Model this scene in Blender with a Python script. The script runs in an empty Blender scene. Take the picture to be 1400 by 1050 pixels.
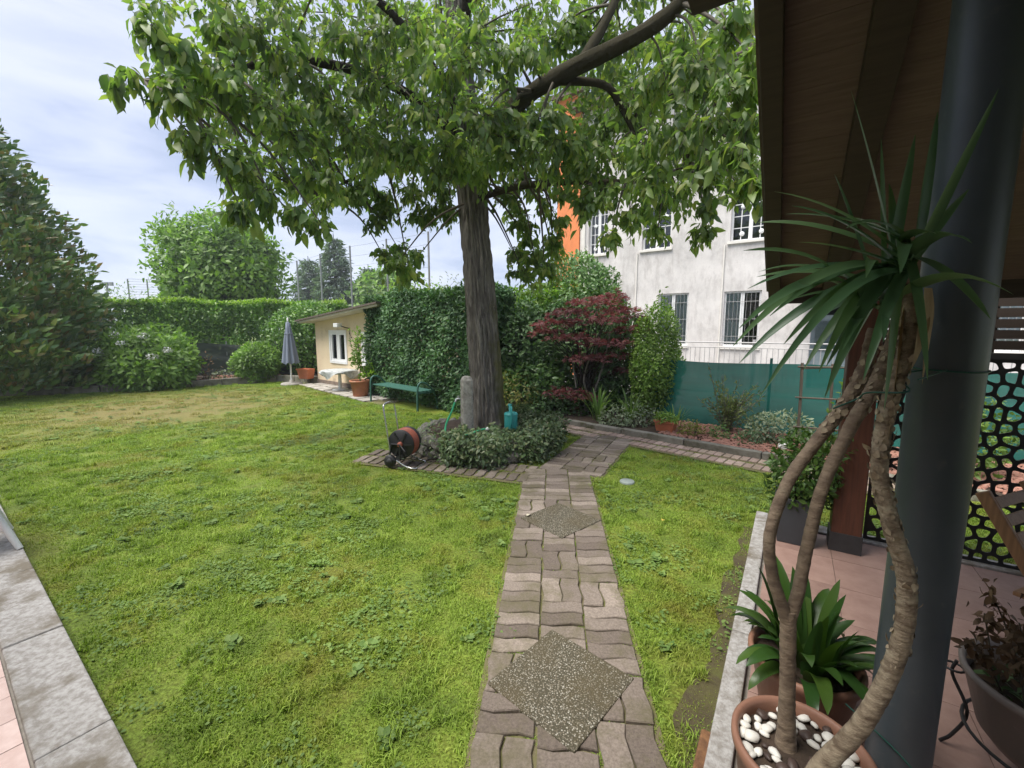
import bpy, bmesh, math, random
import numpy as np
from mathutils import Vector, Matrix, noise as mnoise

random.seed(7)
rng = np.random.default_rng(7)
R = math.radians
sc = bpy.context.scene
col = sc.collection

# ------------------------------------------------------------------ camera, sky, sun, exposure
cam_d = bpy.data.cameras.new('camera')
cam_d.sensor_width = 36.0
cam_d.lens = 15.17
cam_d.clip_start = 0.02
cam_d.clip_end = 2000
cam = bpy.data.objects.new('camera', cam_d)
col.objects.link(cam)
cam.location = (0, 0, 1.7)
cam.rotation_euler = (R(90 - 7.34), 0, 0)
sc.camera = cam

SUN_EL, SUN_AZ = R(65), R(-116)          # azimuth from +Y towards +X
world = bpy.data.worlds.new('World')
sc.world = world
world.use_nodes = True
wn, wl = world.node_tree.nodes, world.node_tree.links
wn.clear()
w_out = wn.new('ShaderNodeOutputWorld')
w_bg = wn.new('ShaderNodeBackground')
w_sky = wn.new('ShaderNodeTexSky')
w_sky.sky_type = 'NISHITA'
w_sky.sun_disc = False
w_sky.sun_elevation = SUN_EL
w_sky.sun_rotation = SUN_AZ
w_sky.air_density = 1.0
w_tc = wn.new('ShaderNodeTexCoord')
w_map = wn.new('ShaderNodeMapping')
w_map.inputs['Scale'].default_value = (1.0, 1.0, 4.5)
w_map.inputs['Location'].default_value = (0.35, 0.1, 0.2)
w_n1 = wn.new('ShaderNodeTexNoise')
w_n1.inputs['Scale'].default_value = 2.4
w_n1.inputs['Detail'].default_value = 6
w_n1.inputs['Roughness'].default_value = 0.55
w_n1.inputs['Distortion'].default_value = 0.4
w_r1 = wn.new('ShaderNodeValToRGB')
els = w_r1.color_ramp.elements
els[0].position, els[0].color = 0.33, (1.02, 1.19, 1.64, 1)
els[1].position, els[1].color = 0.62, (1.84, 1.93, 2.26, 1)
e = els.new(0.48); e.color = (1.52, 1.65, 2.08, 1)
w_mix = wn.new('ShaderNodeMixRGB')
w_mix.inputs['Fac'].default_value = 0.93
wl.new(w_tc.outputs['Generated'], w_map.inputs['Vector'])
wl.new(w_map.outputs['Vector'], w_n1.inputs['Vector'])
wl.new(w_n1.outputs['Fac'], w_r1.inputs['Fac'])
wl.new(w_sky.outputs['Color'], w_mix.inputs['Color1'])
wl.new(w_r1.outputs['Color'], w_mix.inputs['Color2'])
wl.new(w_mix.outputs['Color'], w_bg.inputs['Color'])
w_bg.inputs['Strength'].default_value = 0.1
wl.new(w_bg.outputs['Background'], w_out.inputs['Surface'])

sun_d = bpy.data.lights.new('sun', 'SUN')
sun_d.energy = 1.5
sun_d.angle = R(40)
sun_d.color = (1.0, 0.96, 0.88)
sun = bpy.data.objects.new('sun', sun_d)
col.objects.link(sun)
sv = Vector((math.sin(SUN_AZ) * math.cos(SUN_EL), math.cos(SUN_AZ) * math.cos(SUN_EL), math.sin(SUN_EL)))
sun.rotation_euler = sv.to_track_quat('Z', 'Y').to_euler()

vs = sc.view_settings
vs.view_transform = 'Standard'
vs.look = 'None'
vs.exposure = 2.2
vs.gamma = 1.0
vs.use_curve_mapping = False
sc.cycles.max_bounces = 7
sc.cycles.transparent_max_bounces = 8
sc.cycles.use_denoising = True
CAM = np.array([0, 0, 1.7])

# ------------------------------------------------------------------ materials
MATS = {}

def _new(name):
    m = bpy.data.materials.new(name)
    m.use_nodes = True
    n, l = m.node_tree.nodes, m.node_tree.links
    n.clear()
    out = n.new('ShaderNodeOutputMaterial')
    MATS[name] = m
    return m, n, l, out

def _noise(n, l, vec, scale, detail=5, rough=0.6, stretch=None):
    t = n.new('ShaderNodeTexNoise')
    t.inputs['Scale'].default_value = scale
    t.inputs['Detail'].default_value = detail
    t.inputs['Roughness'].default_value = rough
    if stretch:
        mp = n.new('ShaderNodeMapping')
        mp.inputs['Scale'].default_value = stretch
        l.new(vec, mp.inputs['Vector'])
        vec = mp.outputs['Vector']
    l.new(vec, t.inputs['Vector'])
    return t.outputs['Fac']

def _ramp(n, l, fac, stops):
    r = n.new('ShaderNodeValToRGB')
    e = r.color_ramp.elements
    e[0].position, e[0].color = stops[0][0], (*stops[0][1], 1)
    e[1].position, e[1].color = stops[-1][0], (*stops[-1][1], 1)
    for p, c in stops[1:-1]:
        k = e.new(p); k.color = (*c, 1)
    l.new(fac, r.inputs['Fac'])
    return r.outputs['Color']

def _mix(n, l, fac, a, b, mode='MIX'):
    x = n.new('ShaderNodeMixRGB')
    x.blend_type = mode
    for sock, v in ((x.inputs['Fac'], fac), (x.inputs['Color1'], a), (x.inputs['Color2'], b)):
        if isinstance(v, (int, float)):
            sock.default_value = v
        elif isinstance(v, tuple):
            sock.default_value = (*v, 1)
        else:
            l.new(v, sock)
    return x.outputs['Color']

def mat(name, c1, c2=None, scale=8, rough=0.75, bump=0.0, bscale=None, metal=0.0, spot=None, stretch=None,
        contrast=(0.35, 0.65), spec=0.4, coat=0.0, world_co=False, vary=0.0, detail=6):
    """two-tone noisy surface, optional third tone (colour, scale, threshold) and bump"""
    m, n, l, out = _new(name)
    b = n.new('ShaderNodeBsdfPrincipled')
    l.new(b.outputs['BSDF'], out.inputs['Surface'])
    if world_co:
        g = n.new('ShaderNodeNewGeometry'); vec = g.outputs['Position']
    else:
        t = n.new('ShaderNodeTexCoord'); vec = t.outputs['Object']
        if vary:
            oi = n.new('ShaderNodeObjectInfo')
            sc_ = n.new('ShaderNodeVectorMath'); sc_.operation = 'MULTIPLY_ADD'
            cmb = n.new('ShaderNodeCombineXYZ')
            for k in range(3):
                l.new(oi.outputs['Random'], cmb.inputs[k])
            l.new(cmb.outputs[0], sc_.inputs[0])
            sc_.inputs[1].default_value = (37.0, 71.0, 53.0)
            l.new(vec, sc_.inputs[2])
            vec = sc_.outputs[0]
    if c2 is None:
        c2 = tuple(x * 0.8 for x in c1)
    f = _noise(n, l, vec, scale, detail, 0.62, stretch)
    c = _ramp(n, l, f, [(contrast[0], c1), (contrast[1], c2)])
    if spot:
        sf = _noise(n, l, vec, spot[1], 6, 0.65, spot[3] if len(spot) > 3 else None)
        msk = _ramp(n, l, sf, [(spot[2], (0, 0, 0)), (min(spot[2] + 0.12, 0.99), (1, 1, 1))])
        c = _mix(n, l, msk, c, spot[0])
    if vary:
        oi2 = n.new('ShaderNodeObjectInfo')
        v = n.new('ShaderNodeMapRange')
        v.inputs['To Min'].default_value = 1 - vary
        v.inputs['To Max'].default_value = 1 + vary
        l.new(oi2.outputs['Random'], v.inputs['Value'])
        c = _mix(n, l, 1.0, c, v.outputs['Result'], 'MULTIPLY')
    l.new(c, b.inputs['Base Color'])
    b.inputs['Roughness'].default_value = rough
    b.inputs['Metallic'].default_value = metal
    b.inputs['Specular IOR Level'].default_value = spec
    if coat:
        b.inputs['Coat Weight'].default_value = coat
    if bump:
        bf = _noise(n, l, vec, bscale or scale * 4, 8, 0.7, stretch)
        bp = n.new('ShaderNodeBump')
        bp.inputs['Strength'].default_value = bump
        bp.inputs['Distance'].default_value = 0.01
        l.new(bf, bp.inputs['Height'])
        l.new(bp.outputs['Normal'], b.inputs['Normal'])
    return m

def leafmat(name, cols, rough=0.45, trans=0.35, tint=None, spec=0.4, patch=1.2, patch_amt=0.35):
    """leaf colour varies from leaf to leaf and slowly through the plant; light passes through"""
    m, n, l, out = _new(name)
    oi = n.new('ShaderNodeObjectInfo')
    g = n.new('ShaderNodeNewGeometry')
    ad = n.new('ShaderNodeMath'); ad.operation = 'ADD'
    l.new(oi.outputs['Random'], ad.inputs[0])
    l.new(g.outputs['Random Per Island'], ad.inputs[1])
    fr = n.new('ShaderNodeMath'); fr.operation = 'FRACT'
    l.new(ad.outputs[0], fr.inputs[0])
    k = len(cols)
    c = _ramp(n, l, fr.outputs[0], [(i / (k - 1), x) for i, x in enumerate(cols)])
    pf = _noise(n, l, g.outputs['Position'], patch, 3, 0.5)
    pc = _ramp(n, l, pf, [(0.35, (1 - patch_amt,) * 3), (0.65, (1 + patch_amt, 1 + patch_amt * .9, 1 + patch_amt * .6))])
    c = _mix(n, l, 1.0, c, pc, 'MULTIPLY')
    b = n.new('ShaderNodeBsdfPrincipled')
    l.new(c, b.inputs['Base Color'])
    b.inputs['Roughness'].default_value = rough
    b.inputs['Specular IOR Level'].default_value = spec
    tr = n.new('ShaderNodeBsdfTranslucent')
    tc = _mix(n, l, 1.0, c, tint or (1.5, 1.75, 0.7), 'MULTIPLY')
    l.new(tc, tr.inputs['Color'])
    mx = n.new('ShaderNodeMixShader')
    mx.inputs['Fac'].default_value = trans
    l.new(b.outputs['BSDF'], mx.inputs[1])
    l.new(tr.outputs['BSDF'], mx.inputs[2])
    l.new(mx.outputs['Shader'], out.inputs['Surface'])
    return m

def glassmat(name, tint, rough=0.05):
    m, n, l, out = _new(name)
    a = n.new('ShaderNodeBsdfTransparent'); a.inputs['Color'].default_value = (*tint, 1)
    b = n.new('ShaderNodeBsdfGlossy'); b.inputs['Roughness'].default_value = rough
    f = n.new('ShaderNodeFresnel'); f.inputs['IOR'].default_value = 1.6
    mx = n.new('ShaderNodeMixShader')
    l.new(f.outputs[0], mx.inputs[0]); l.new(a.outputs[0], mx.inputs[1]); l.new(b.outputs[0], mx.inputs[2])
    l.new(mx.outputs[0], out.inputs['Surface'])
    return m

def lawnmat(name, blades):
    """lawn colour by place: lush, mossy, dry and bare patches"""
    m, n, l, out = _new(name)
    g = n.new('ShaderNodeNewGeometry')
    pos = g.outputs['Position']
    big = _noise(n, l, pos, 0.55, 4, 0.6)
    mid = _noise(n, l, pos, 2.6, 5, 0.65)
    c = _ramp(n, l, mid, [(0.32, (0.13, 0.20, 0.030)), (0.5, (0.215, 0.305, 0.048)), (0.68, (0.295, 0.375, 0.072))])
    dry = _ramp(n, l, big, [(0.55, (0, 0, 0)), (0.72, (1, 1, 1))])
    c = _mix(n, l, dry, c, (0.205, 0.205, 0.055))
    ms = _noise(n, l, pos, 1.3, 6, 0.7)
    c = _mix(n, l, _ramp(n, l, ms, [(0.50, (0, 0, 0)), (0.66, (0.8, 0.8, 0.8))]), c, (0.185, 0.175, 0.028))
    sp = _noise(n, l, pos, 7.0, 6, 0.7)
    c = _mix(n, l, _ramp(n, l, sp, [(0.58, (0, 0, 0)), (0.72, (0.5, 0.5, 0.5))]), c, (0.18, 0.14, 0.06))
    # worn, dry stretch towards the far left bed
    sep = n.new('ShaderNodeSeparateXYZ'); l.new(pos, sep.inputs[0])
    dst = n.new('ShaderNodeVectorMath'); dst.operation = 'DISTANCE'
    l.new(pos, dst.inputs[0]); dst.inputs[1].default_value = (-7.6, 9.3, 0)
    dn = n.new('ShaderNodeMath'); dn.operation = 'MULTIPLY_ADD'
    l.new(_noise(n, l, pos, 1.1, 5, 0.7), dn.inputs[0]); dn.inputs[1].default_value = 5.5
    l.new(dst.outputs['Value'], dn.inputs[2])
    mr = n.new('ShaderNodeMapRange'); mr.inputs['From Min'].default_value = 4.0; mr.inputs['From Max'].default_value = 6.4
    mr.inputs['To Min'].default_value = 1; mr.inputs['To Max'].default_value = 0
    l.new(dn.outputs[0], mr.inputs['Value'])
    amt = n.new('ShaderNodeMath'); amt.operation = 'MULTIPLY'; amt.inputs[1].default_value = 0.75
    l.new(mr.outputs[0], amt.inputs[0])
    c = _mix(n, l, amt.outputs[0], c, (0.30, 0.235, 0.115))
    b = n.new('ShaderNodeBsdfPrincipled')
    b.inputs['Roughness'].default_value = 0.6
    b.inputs['Specular IOR Level'].default_value = 0.25
    if blades:
        ri = n.new('ShaderNodeMapRange'); ri.inputs['To Min'].default_value = 0.65; ri.inputs['To Max'].default_value = 1.45
        l.new(g.outputs['Random Per Island'], ri.inputs['Value'])
        c = _mix(n, l, 1.0, c, ri.outputs[0], 'MULTIPLY')
        tr = n.new('ShaderNodeBsdfTranslucent')
        tc = _mix(n, l, 1.0, c, (1.3, 1.5, 0.6), 'MULTIPLY')
        l.new(tc, tr.inputs['Color'])
        mx = n.new('ShaderNodeMixShader'); mx.inputs['Fac'].default_value = 0.3
        l.new(c, b.inputs['Base Color'])
        l.new(b.outputs[0], mx.inputs[1]); l.new(tr.outputs[0], mx.inputs[2]); l.new(mx.outputs[0], out.inputs['Surface'])
    else:
        fine = _noise(n, l, pos, 60, 6, 0.7)
        soil = _ramp(n, l, fine, [(0.42, (0.45, 0.42, 0.30)), (0.62, (1.0, 1.0, 0.9))])
        c = _mix(n, l, 1.0, c, soil, 'MULTIPLY')
        l.new(c, b.inputs['Base Color'])
        bp = n.new('ShaderNodeBump'); bp.inputs['Strength'].default_value = 0.8; bp.inputs['Distance'].default_value = 0.02
        l.new(fine, bp.inputs['Height']); l.new(bp.outputs[0], b.inputs['Normal'])
        l.new(b.outputs[0], out.inputs['Surface'])
    return m

def aggregate_mat(name):
    m, n, l, out = _new(name)
    t = n.new('ShaderNodeTexCoord')
    v = n.new('ShaderNodeTexVoronoi'); v.inputs['Scale'].default_value = 125
    l.new(t.outputs['Object'], v.inputs['Vector'])
    peb = _ramp(n, l, v.outputs['Distance'], [(0.36, (1, 1, 1)), (0.58, (0, 0, 0))])
    vc = n.new('ShaderNodeSeparateColor'); l.new(v.outputs['Color'], vc.inputs[0])
    tone = _ramp(n, l, vc.outputs[0], [(0.0, (0.09, 0.075, 0.05)), (0.4, (0.16, 0.135, 0.095)), (0.75, (0.26, 0.235, 0.185)), (1.0, (0.44, 0.415, 0.36))])
    c = _mix(n, l, peb, (0.055, 0.048, 0.028), tone)
    f = _noise(n, l, t.outputs['Object'], 4.0, 4, 0.6)
    moss = _ramp(n, l, f, [(0.44, (0, 0, 0)), (0.66, (0.62, 0.62, 0.62))])
    c = _mix(n, l, moss, c, (0.085, 0.065, 0.03))
    b = n.new('ShaderNodeBsdfPrincipled'); b.inputs['Roughness'].default_value = 0.8
    l.new(c, b.inputs['Base Color'])
    bp = n.new('ShaderNodeBump'); bp.inputs['Strength'].default_value = 0.7; bp.inputs['Distance'].default_value = 0.006
    l.new(peb, bp.inputs['Height']); l.new(bp.outputs[0], b.inputs['Normal'])
    l.new(b.outputs[0], out.inputs['Surface'])
    return m

def bark_mat(name, c1, c2, moss, mscale):
    m, n, l, out = _new(name)
    t = n.new('ShaderNodeTexCoord')
    vec = t.outputs['Object']
    f = _noise(n, l, vec, 34, 8, 0.72, (1, 1, 0.14))
    c = _ramp(n, l, f, [(0.3, c1), (0.7, c2)])
    mf = _noise(n, l, vec, mscale, 5, 0.6)
    sep = n.new('ShaderNodeSeparateXYZ')
    l.new(vec, sep.inputs[0])
    ma = n.new('ShaderNodeMath'); ma.operation = 'MULTIPLY_ADD'; ma.inputs[1].default_value = 1.1
    l.new(sep.outputs[0], ma.inputs[0]); l.new(mf, ma.inputs[2])
    mk = _ramp(n, l, ma.outputs[0], [(0.60, (0, 0, 0)), (0.74, (0.8, 0.8, 0.8))])
    c = _mix(n, l, mk, c, moss)
    b = n.new('ShaderNodeBsdfPrincipled'); b.inputs['Roughness'].default_value = 0.9
    b.inputs['Specular IOR Level'].default_value = 0.15
    l.new(c, b.inputs['Base Color'])
    bp = n.new('ShaderNodeBump'); bp.inputs['Strength'].default_value = 0.9; bp.inputs['Distance'].default_value = 0.02
    l.new(f, bp.inputs['Height']); l.new(bp.outputs[0], b.inputs['Normal'])
    l.new(b.outputs[0], out.inputs['Surface'])
    return m

def brick_mat(name, lo, hi, moss):
    m, n, l, out = _new(name)
    oi = n.new('ShaderNodeObjectInfo')
    g = n.new('ShaderNodeNewGeometry')
    pos = g.outputs['Position']
    c = _ramp(n, l, oi.outputs['Random'], [(0.0, lo), (0.5, tuple((a + b) / 2 for a, b in zip(lo, hi))), (0.8, hi), (1.0, tuple(x * 1.12 for x in hi))])
    f = _noise(n, l, pos, 90, 6, 0.7)
    c = _mix(n, l, 1.0, c, _ramp(n, l, f, [(0.3, (0.62, 0.6, 0.58)), (0.7, (1.3, 1.28, 1.25))]), 'MULTIPLY')
    mf = _noise(n, l, pos, 3.2, 6, 0.7)
    c = _mix(n, l, _ramp(n, l, mf, [(0.46, (0, 0, 0)), (0.66, (0.8, 0.8, 0.8))]), c, moss)
    b = n.new('ShaderNodeBsdfPrincipled'); b.inputs['Roughness'].default_value = 0.85
    b.inputs['Specular IOR Level'].default_value = 0.25
    l.new(c, b.inputs['Base Color'])
    bp = n.new('ShaderNodeBump'); bp.inputs['Strength'].default_value = 0.6; bp.inputs['Distance'].default_value = 0.004
    l.new(f, bp.inputs['Height']); l.new(bp.outputs[0], b.inputs['Normal'])
    l.new(b.outputs[0], out.inputs['Surface'])
    return m

def stucco_mat(name, base, stain, streak):
    m, n, l, out = _new(name)
    t = n.new('ShaderNodeTexCoord'); vec = t.outputs['Object']
    f1 = _noise(n, l, vec, 1.1, 7, 0.68)
    c = _ramp(n, l, f1, [(0.34, tuple(x * 0.72 for x in base)), (0.46, tuple(x * .93 for x in base)), (0.62, tuple(x * 1.08 for x in base))])
    f2 = _noise(n, l, vec, 2.6, 8, 0.75, (1, 1, 0.35))
    c = _mix(n, l, _ramp(n, l, f2, [(0.48, (0, 0, 0)), (0.70, (0.85, 0.85, 0.85))]), c, stain)
    f3 = _noise(n, l, vec, 9, 7, 0.7, (1, 1, 0.07))
    c = _mix(n, l, _ramp(n, l, f3, [(0.57, (0, 0, 0)), (0.74, (0.5, 0.5, 0.5))]), c, streak)
    b = n.new('ShaderNodeBsdfPrincipled'); b.inputs['Roughness'].default_value = 0.9
    l.new(c, b.inputs['Base Color'])
    f = _noise(n, l, vec, 40, 6, 0.7)
    bp = n.new('ShaderNodeBump'); bp.inputs['Strength'].default_value = 0.35; bp.inputs['Distance'].default_value = 0.02
    l.new(f, bp.inputs['Height']); l.new(bp.outputs[0], b.inputs['Normal'])
    l.new(b.outputs[0], out.inputs['Surface'])
    return m

def net_mat(name, c, see, scale=(60, 60, 60)):
    """woven shade net: a tight weave that lets a little of the background through"""
    m, n, l, out = _new(name)
    t = n.new('ShaderNodeTexCoord')
    f = _noise(n, l, t.outputs['Object'], 1.6, 5, 0.6, (0.25, 1, 2.5))
    cc = _ramp(n, l, f, [(0.3, tuple(x * 0.7 for x in c)), (0.7, tuple(x * 1.25 for x in c))])
    b = n.new('ShaderNodeBsdfPrincipled'); b.inputs['Roughness'].default_value = 0.6
    l.new(cc, b.inputs['Base Color'])
    tr = n.new('ShaderNodeBsdfTranslucent'); l.new(cc, tr.inputs['Color'])
    tp = n.new('ShaderNodeBsdfTransparent')
    m1 = n.new('ShaderNodeMixShader'); m1.inputs[0].default_value = 0.35
    l.new(b.outputs[0], m1.inputs[1]); l.new(tr.outputs[0], m1.inputs[2])
    m2 = n.new('ShaderNodeMixShader'); m2.inputs[0].default_value = see
    l.new(m1.outputs[0], m2.inputs[1]); l.new(tp.outputs[0], m2.inputs[2])
    l.new(m2.outputs[0], out.inputs['Surface'])
    return m

lawnmat('lawn_soil', False)
lawnmat('grass_blade', True)
leafmat('weed_leaf', [(0.10, 0.175, 0.05), (0.14, 0.22, 0.065), (0.18, 0.255, 0.08)], trans=0.25, rough=0.55, spec=0.2)
leafmat('tree_leaf', [(0.076, 0.141, 0.046), (0.130, 0.206, 0.064), (0.170, 0.253, 0.076), (0.200, 0.277, 0.083), (0.271, 0.306, 0.091)], rough=0.42, trans=0.5, spec=0.5, patch=0.9, patch_amt=0.25)
leafmat('magnolia_leaf', [(0.060, 0.130, 0.044), (0.095, 0.183, 0.059), (0.130, 0.217, 0.067), (0.174, 0.234, 0.067), (0.217, 0.148, 0.067)], rough=0.3, trans=0.2, spec=0.6)
leafmat('hydrangea_leaf', [(0.099, 0.196, 0.044), (0.155, 0.265, 0.060), (0.211, 0.329, 0.090)], trans=0.35)
leafmat('laurel_leaf', [(0.063, 0.147, 0.032), (0.105, 0.211, 0.044), (0.155, 0.265, 0.064)], rough=0.36, trans=0.25)
leafmat('laurel_tip_leaf', [(0.144, 0.240, 0.036), (0.204, 0.312, 0.054), (0.168, 0.264, 0.048)], rough=0.38, trans=0.4)
leafmat('ivy_leaf', [(0.049, 0.112, 0.052), (0.069, 0.147, 0.064), (0.099, 0.183, 0.074)], rough=0.5, trans=0.2, spec=0.3)
leafmat('ivy_ground_leaf', [(0.046, 0.083, 0.037), (0.075, 0.121, 0.053), (0.103, 0.155, 0.069), (0.161, 0.178, 0.092)], rough=0.38, trans=0.12)
leafmat('far_tree_leaf', [(0.101, 0.188, 0.043), (0.155, 0.269, 0.060), (0.215, 0.336, 0.086)], trans=0.35)
leafmat('hazed_needle', [(0.086, 0.149, 0.092), (0.115, 0.178, 0.115), (0.144, 0.207, 0.132)], trans=0.15, rough=0.7)  # bluish needle colour stands in for the haze of distance
leafmat('dark_shrub_leaf', [(0.050, 0.106, 0.041), (0.078, 0.157, 0.058), (0.113, 0.204, 0.071)], rough=0.45, trans=0.2)
leafmat('bright_leaf', [(0.103, 0.196, 0.029), (0.149, 0.253, 0.046), (0.196, 0.287, 0.057)], trans=0.45)
leafmat('camellia_leaf', [(0.064, 0.143, 0.046), (0.103, 0.204, 0.061), (0.151, 0.250, 0.082)], rough=0.36, trans=0.2)
leafmat('maple_leaf', [(0.131, 0.049, 0.059), (0.182, 0.066, 0.080), (0.260, 0.101, 0.108), (0.157, 0.090, 0.073)], rough=0.5, trans=0.35, tint=(1.4, 0.9, 0.85))
leafmat('euonymus_leaf', [(0.110, 0.207, 0.039), (0.172, 0.289, 0.055), (0.234, 0.343, 0.076)], rough=0.38, trans=0.25)
leafmat('strap_leaf', [(0.098, 0.182, 0.056), (0.140, 0.238, 0.070), (0.182, 0.280, 0.084)], rough=0.45, trans=0.3)
leafmat('olive_leaf', [(0.154, 0.196, 0.077), (0.210, 0.252, 0.098), (0.252, 0.280, 0.119)], rough=0.5, trans=0.3)
leafmat('sage_leaf', [(0.182, 0.238, 0.154), (0.238, 0.294, 0.196), (0.294, 0.336, 0.238)], rough=0.7, trans=0.2)
leafmat('dry_leaf', [(0.07, 0.045, 0.025), (0.11, 0.07, 0.04), (0.15, 0.10, 0.06)], rough=0.7, trans=0.2, tint=(1.2, 1.0, 0.8))
leafmat('yellow_shrub_leaf', [(0.156, 0.169, 0.046), (0.221, 0.208, 0.065), (0.130, 0.169, 0.052)], trans=0.3)
leafmat('yucca_leaf', [(0.061, 0.131, 0.065), (0.088, 0.166, 0.081), (0.122, 0.210, 0.091)], rough=0.38, trans=0.18, patch_amt=0.1)
leafmat('clivia_leaf', [(0.024, 0.065, 0.016), (0.039, 0.091, 0.019), (0.065, 0.121, 0.022)], rough=0.3, trans=0.2, patch_amt=0.1)
leafmat('pot_shrub_leaf', [(0.039, 0.088, 0.020), (0.066, 0.132, 0.029), (0.099, 0.165, 0.039)], rough=0.4, trans=0.25)
mat('white_petal', (0.7, 0.7, 0.68), (0.6, 0.62, 0.58), rough=0.6)
bark_mat('tree_bark', (0.055, 0.048, 0.042), (0.30, 0.275, 0.24), (0.10, 0.10, 0.03), 2.4)
bark_mat('shaded_bark', (0.016, 0.013, 0.011), (0.06, 0.05, 0.042), (0.05, 0.045, 0.025), 0.8)  # near-black tones: shade under the crown is put into the bark colour
mat('twig', (0.10, 0.085, 0.06), (0.06, 0.05, 0.035), scale=30)
mat('grey_twig', (0.24, 0.22, 0.18), (0.14, 0.125, 0.10), scale=40)
brick_mat('path_brick', (0.125, 0.102, 0.088), (0.25, 0.212, 0.185), (0.10, 0.09, 0.045))
brick_mat('pink_paver', (0.30, 0.22, 0.19), (0.42, 0.32, 0.28), (0.20, 0.18, 0.10))
aggregate_mat('pebble_concrete')
mat('path_sand', (0.115, 0.12, 0.035), (0.14, 0.115, 0.07), scale=9, rough=0.95, bump=0.6, bscale=60, world_co=True)
mat('kerb_concrete', (0.46, 0.445, 0.435), (0.29, 0.27, 0.25), scale=40, rough=0.9, bump=0.8, bscale=90, spot=((0.19, 0.165, 0.13), 2.8, 0.5), world_co=True, contrast=(.38, .62), detail=10)
mat('kerb_stone', (0.25, 0.235, 0.20), (0.14, 0.13, 0.10), scale=6, rough=0.92, bump=0.6, bscale=45, spot=((0.09, 0.09, 0.04), 3.0, 0.55), vary=0.15)
mat('porch_tile', (0.66, 0.51, 0.47), (0.56, 0.41, 0.37), scale=14, rough=0.7, bump=0.3, bscale=50, vary=0.07)
mat('terrace_tile', (0.36, 0.235, 0.195), (0.29, 0.18, 0.15), scale=10, rough=0.55, bump=0.15, bscale=50, vary=0.08)
mat('joint', (0.30, 0.27, 0.24), (0.22, 0.2, 0.17), scale=30, rough=0.95)
mat('bed_soil', (0.075, 0.05, 0.035), (0.04, 0.028, 0.02), scale=14, rough=0.95, bump=0.9, bscale=60, world_co=True)
mat('bark_chip', (0.40, 0.20, 0.15), (0.26, 0.125, 0.09), scale=5, rough=0.85, world_co=True, spot=((0.36, 0.23, 0.18), 25, 0.55))
mat('courtyard_concrete', (0.30, 0.29, 0.27), (0.22, 0.21, 0.2), scale=2, rough=0.9, world_co=True)
mat('stone_slab', (0.40, 0.375, 0.34), (0.26, 0.24, 0.21), scale=6, rough=0.9, bump=0.5, bscale=40, vary=0.14)
mat('rock', (0.26, 0.25, 0.22), (0.13, 0.12, 0.10), scale=7, rough=0.92, bump=0.9, bscale=30, spot=((0.08, 0.085, 0.035), 5, 0.54), vary=0.18)
mat('granite', (0.42, 0.40, 0.36), (0.24, 0.225, 0.20), scale=18, rough=0.9, bump=0.9, bscale=60, spot=((0.17, 0.165, 0.12), 6, 0.55))
mat('shed_plaster', (0.74, 0.61, 0.43), (0.69, 0.56, 0.39), scale=3, rough=0.9, bump=0.2, bscale=60, spot=((0.50, 0.40, 0.28), 1.6, 0.58))
mat('shed_plinth', (0.25, 0.19, 0.15), (0.16, 0.125, 0.10), scale=8, rough=0.9, bump=0.4)
mat('roof_edge', (0.14, 0.11, 0.09), (0.09, 0.075, 0.065), scale=10, rough=0.85)
mat('soffit_white', (0.62, 0.58, 0.51), (0.54, 0.50, 0.43), scale=6, rough=0.8)
mat('white_paint', (0.80, 0.80, 0.80), (0.74, 0.74, 0.75), scale=10, rough=0.45)
mat('white_plastic', (0.80, 0.81, 0.82), (0.76, 0.77, 0.78), scale=20, rough=0.4)
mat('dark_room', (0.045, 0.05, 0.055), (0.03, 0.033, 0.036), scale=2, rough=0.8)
mat('curtain', (0.80, 0.83, 0.84), (0.70, 0.74, 0.76), scale=9, rough=0.9, stretch=(6, 6, 0.2))
mat('blue_shutter', (0.28, 0.34, 0.36), (0.22, 0.27, 0.29), scale=9, rough=0.6)
glassmat('window_glass', (0.95, 0.98, 0.98))
stucco_mat('facade_stucco', (0.67, 0.64, 0.625), (0.40, 0.37, 0.355), (0.33, 0.305, 0.285))
stucco_mat('orange_stucco', (0.80, 0.26, 0.10), (0.70, 0.23, 0.09), (0.62, 0.22, 0.10))
mat('pilaster', (0.78, 0.75, 0.70), (0.68, 0.65, 0.61), scale=4, rough=0.85)
mat('bar_metal', (0.46, 0.45, 0.45), (0.38, 0.37, 0.37), scale=30, rough=0.5, metal=0.2)
mat('galvanised', (0.46, 0.47, 0.48), (0.38, 0.39, 0.40), scale=30, rough=0.45, metal=0.7)
net_mat('green_net', (0.011, 0.16, 0.13), 0.05)
net_mat('grey_net', (0.055, 0.065, 0.07), 0.12)
mat('green_post', (0.03, 0.11, 0.09), (0.02, 0.08, 0.065), scale=20, rough=0.5)
mat('bench_green', (0.05, 0.14, 0.11), (0.035, 0.10, 0.08), scale=14, rough=0.45, bump=0.1)
mat('umbrella_fabric', (0.21, 0.24, 0.31), (0.16, 0.185, 0.245), scale=5, rough=0.85, stretch=(4, 4, 0.3))
mat('terracotta', (0.47, 0.19, 0.105), (0.37, 0.145, 0.08), scale=6, rough=0.75, bump=0.15, spot=((0.52, 0.34, 0.24), 5, 0.6))
mat('terracotta_plastic', (0.52, 0.17, 0.085), (0.46, 0.15, 0.075), scale=6, rough=0.55)
mat('brown_pot', (0.30, 0.155, 0.105), (0.25, 0.125, 0.085), scale=5, rough=0.5, spot=((0.36, 0.22, 0.16), 8, 0.62))
mat('grey_pot', (0.20, 0.17, 0.16), (0.165, 0.145, 0.135), scale=5, rough=0.5, spot=((0.28, 0.25, 0.23), 9, 0.62))
mat('anthracite_pot', (0.055, 0.062, 0.072), (0.045, 0.05, 0.058), scale=6, rough=0.5)
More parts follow.
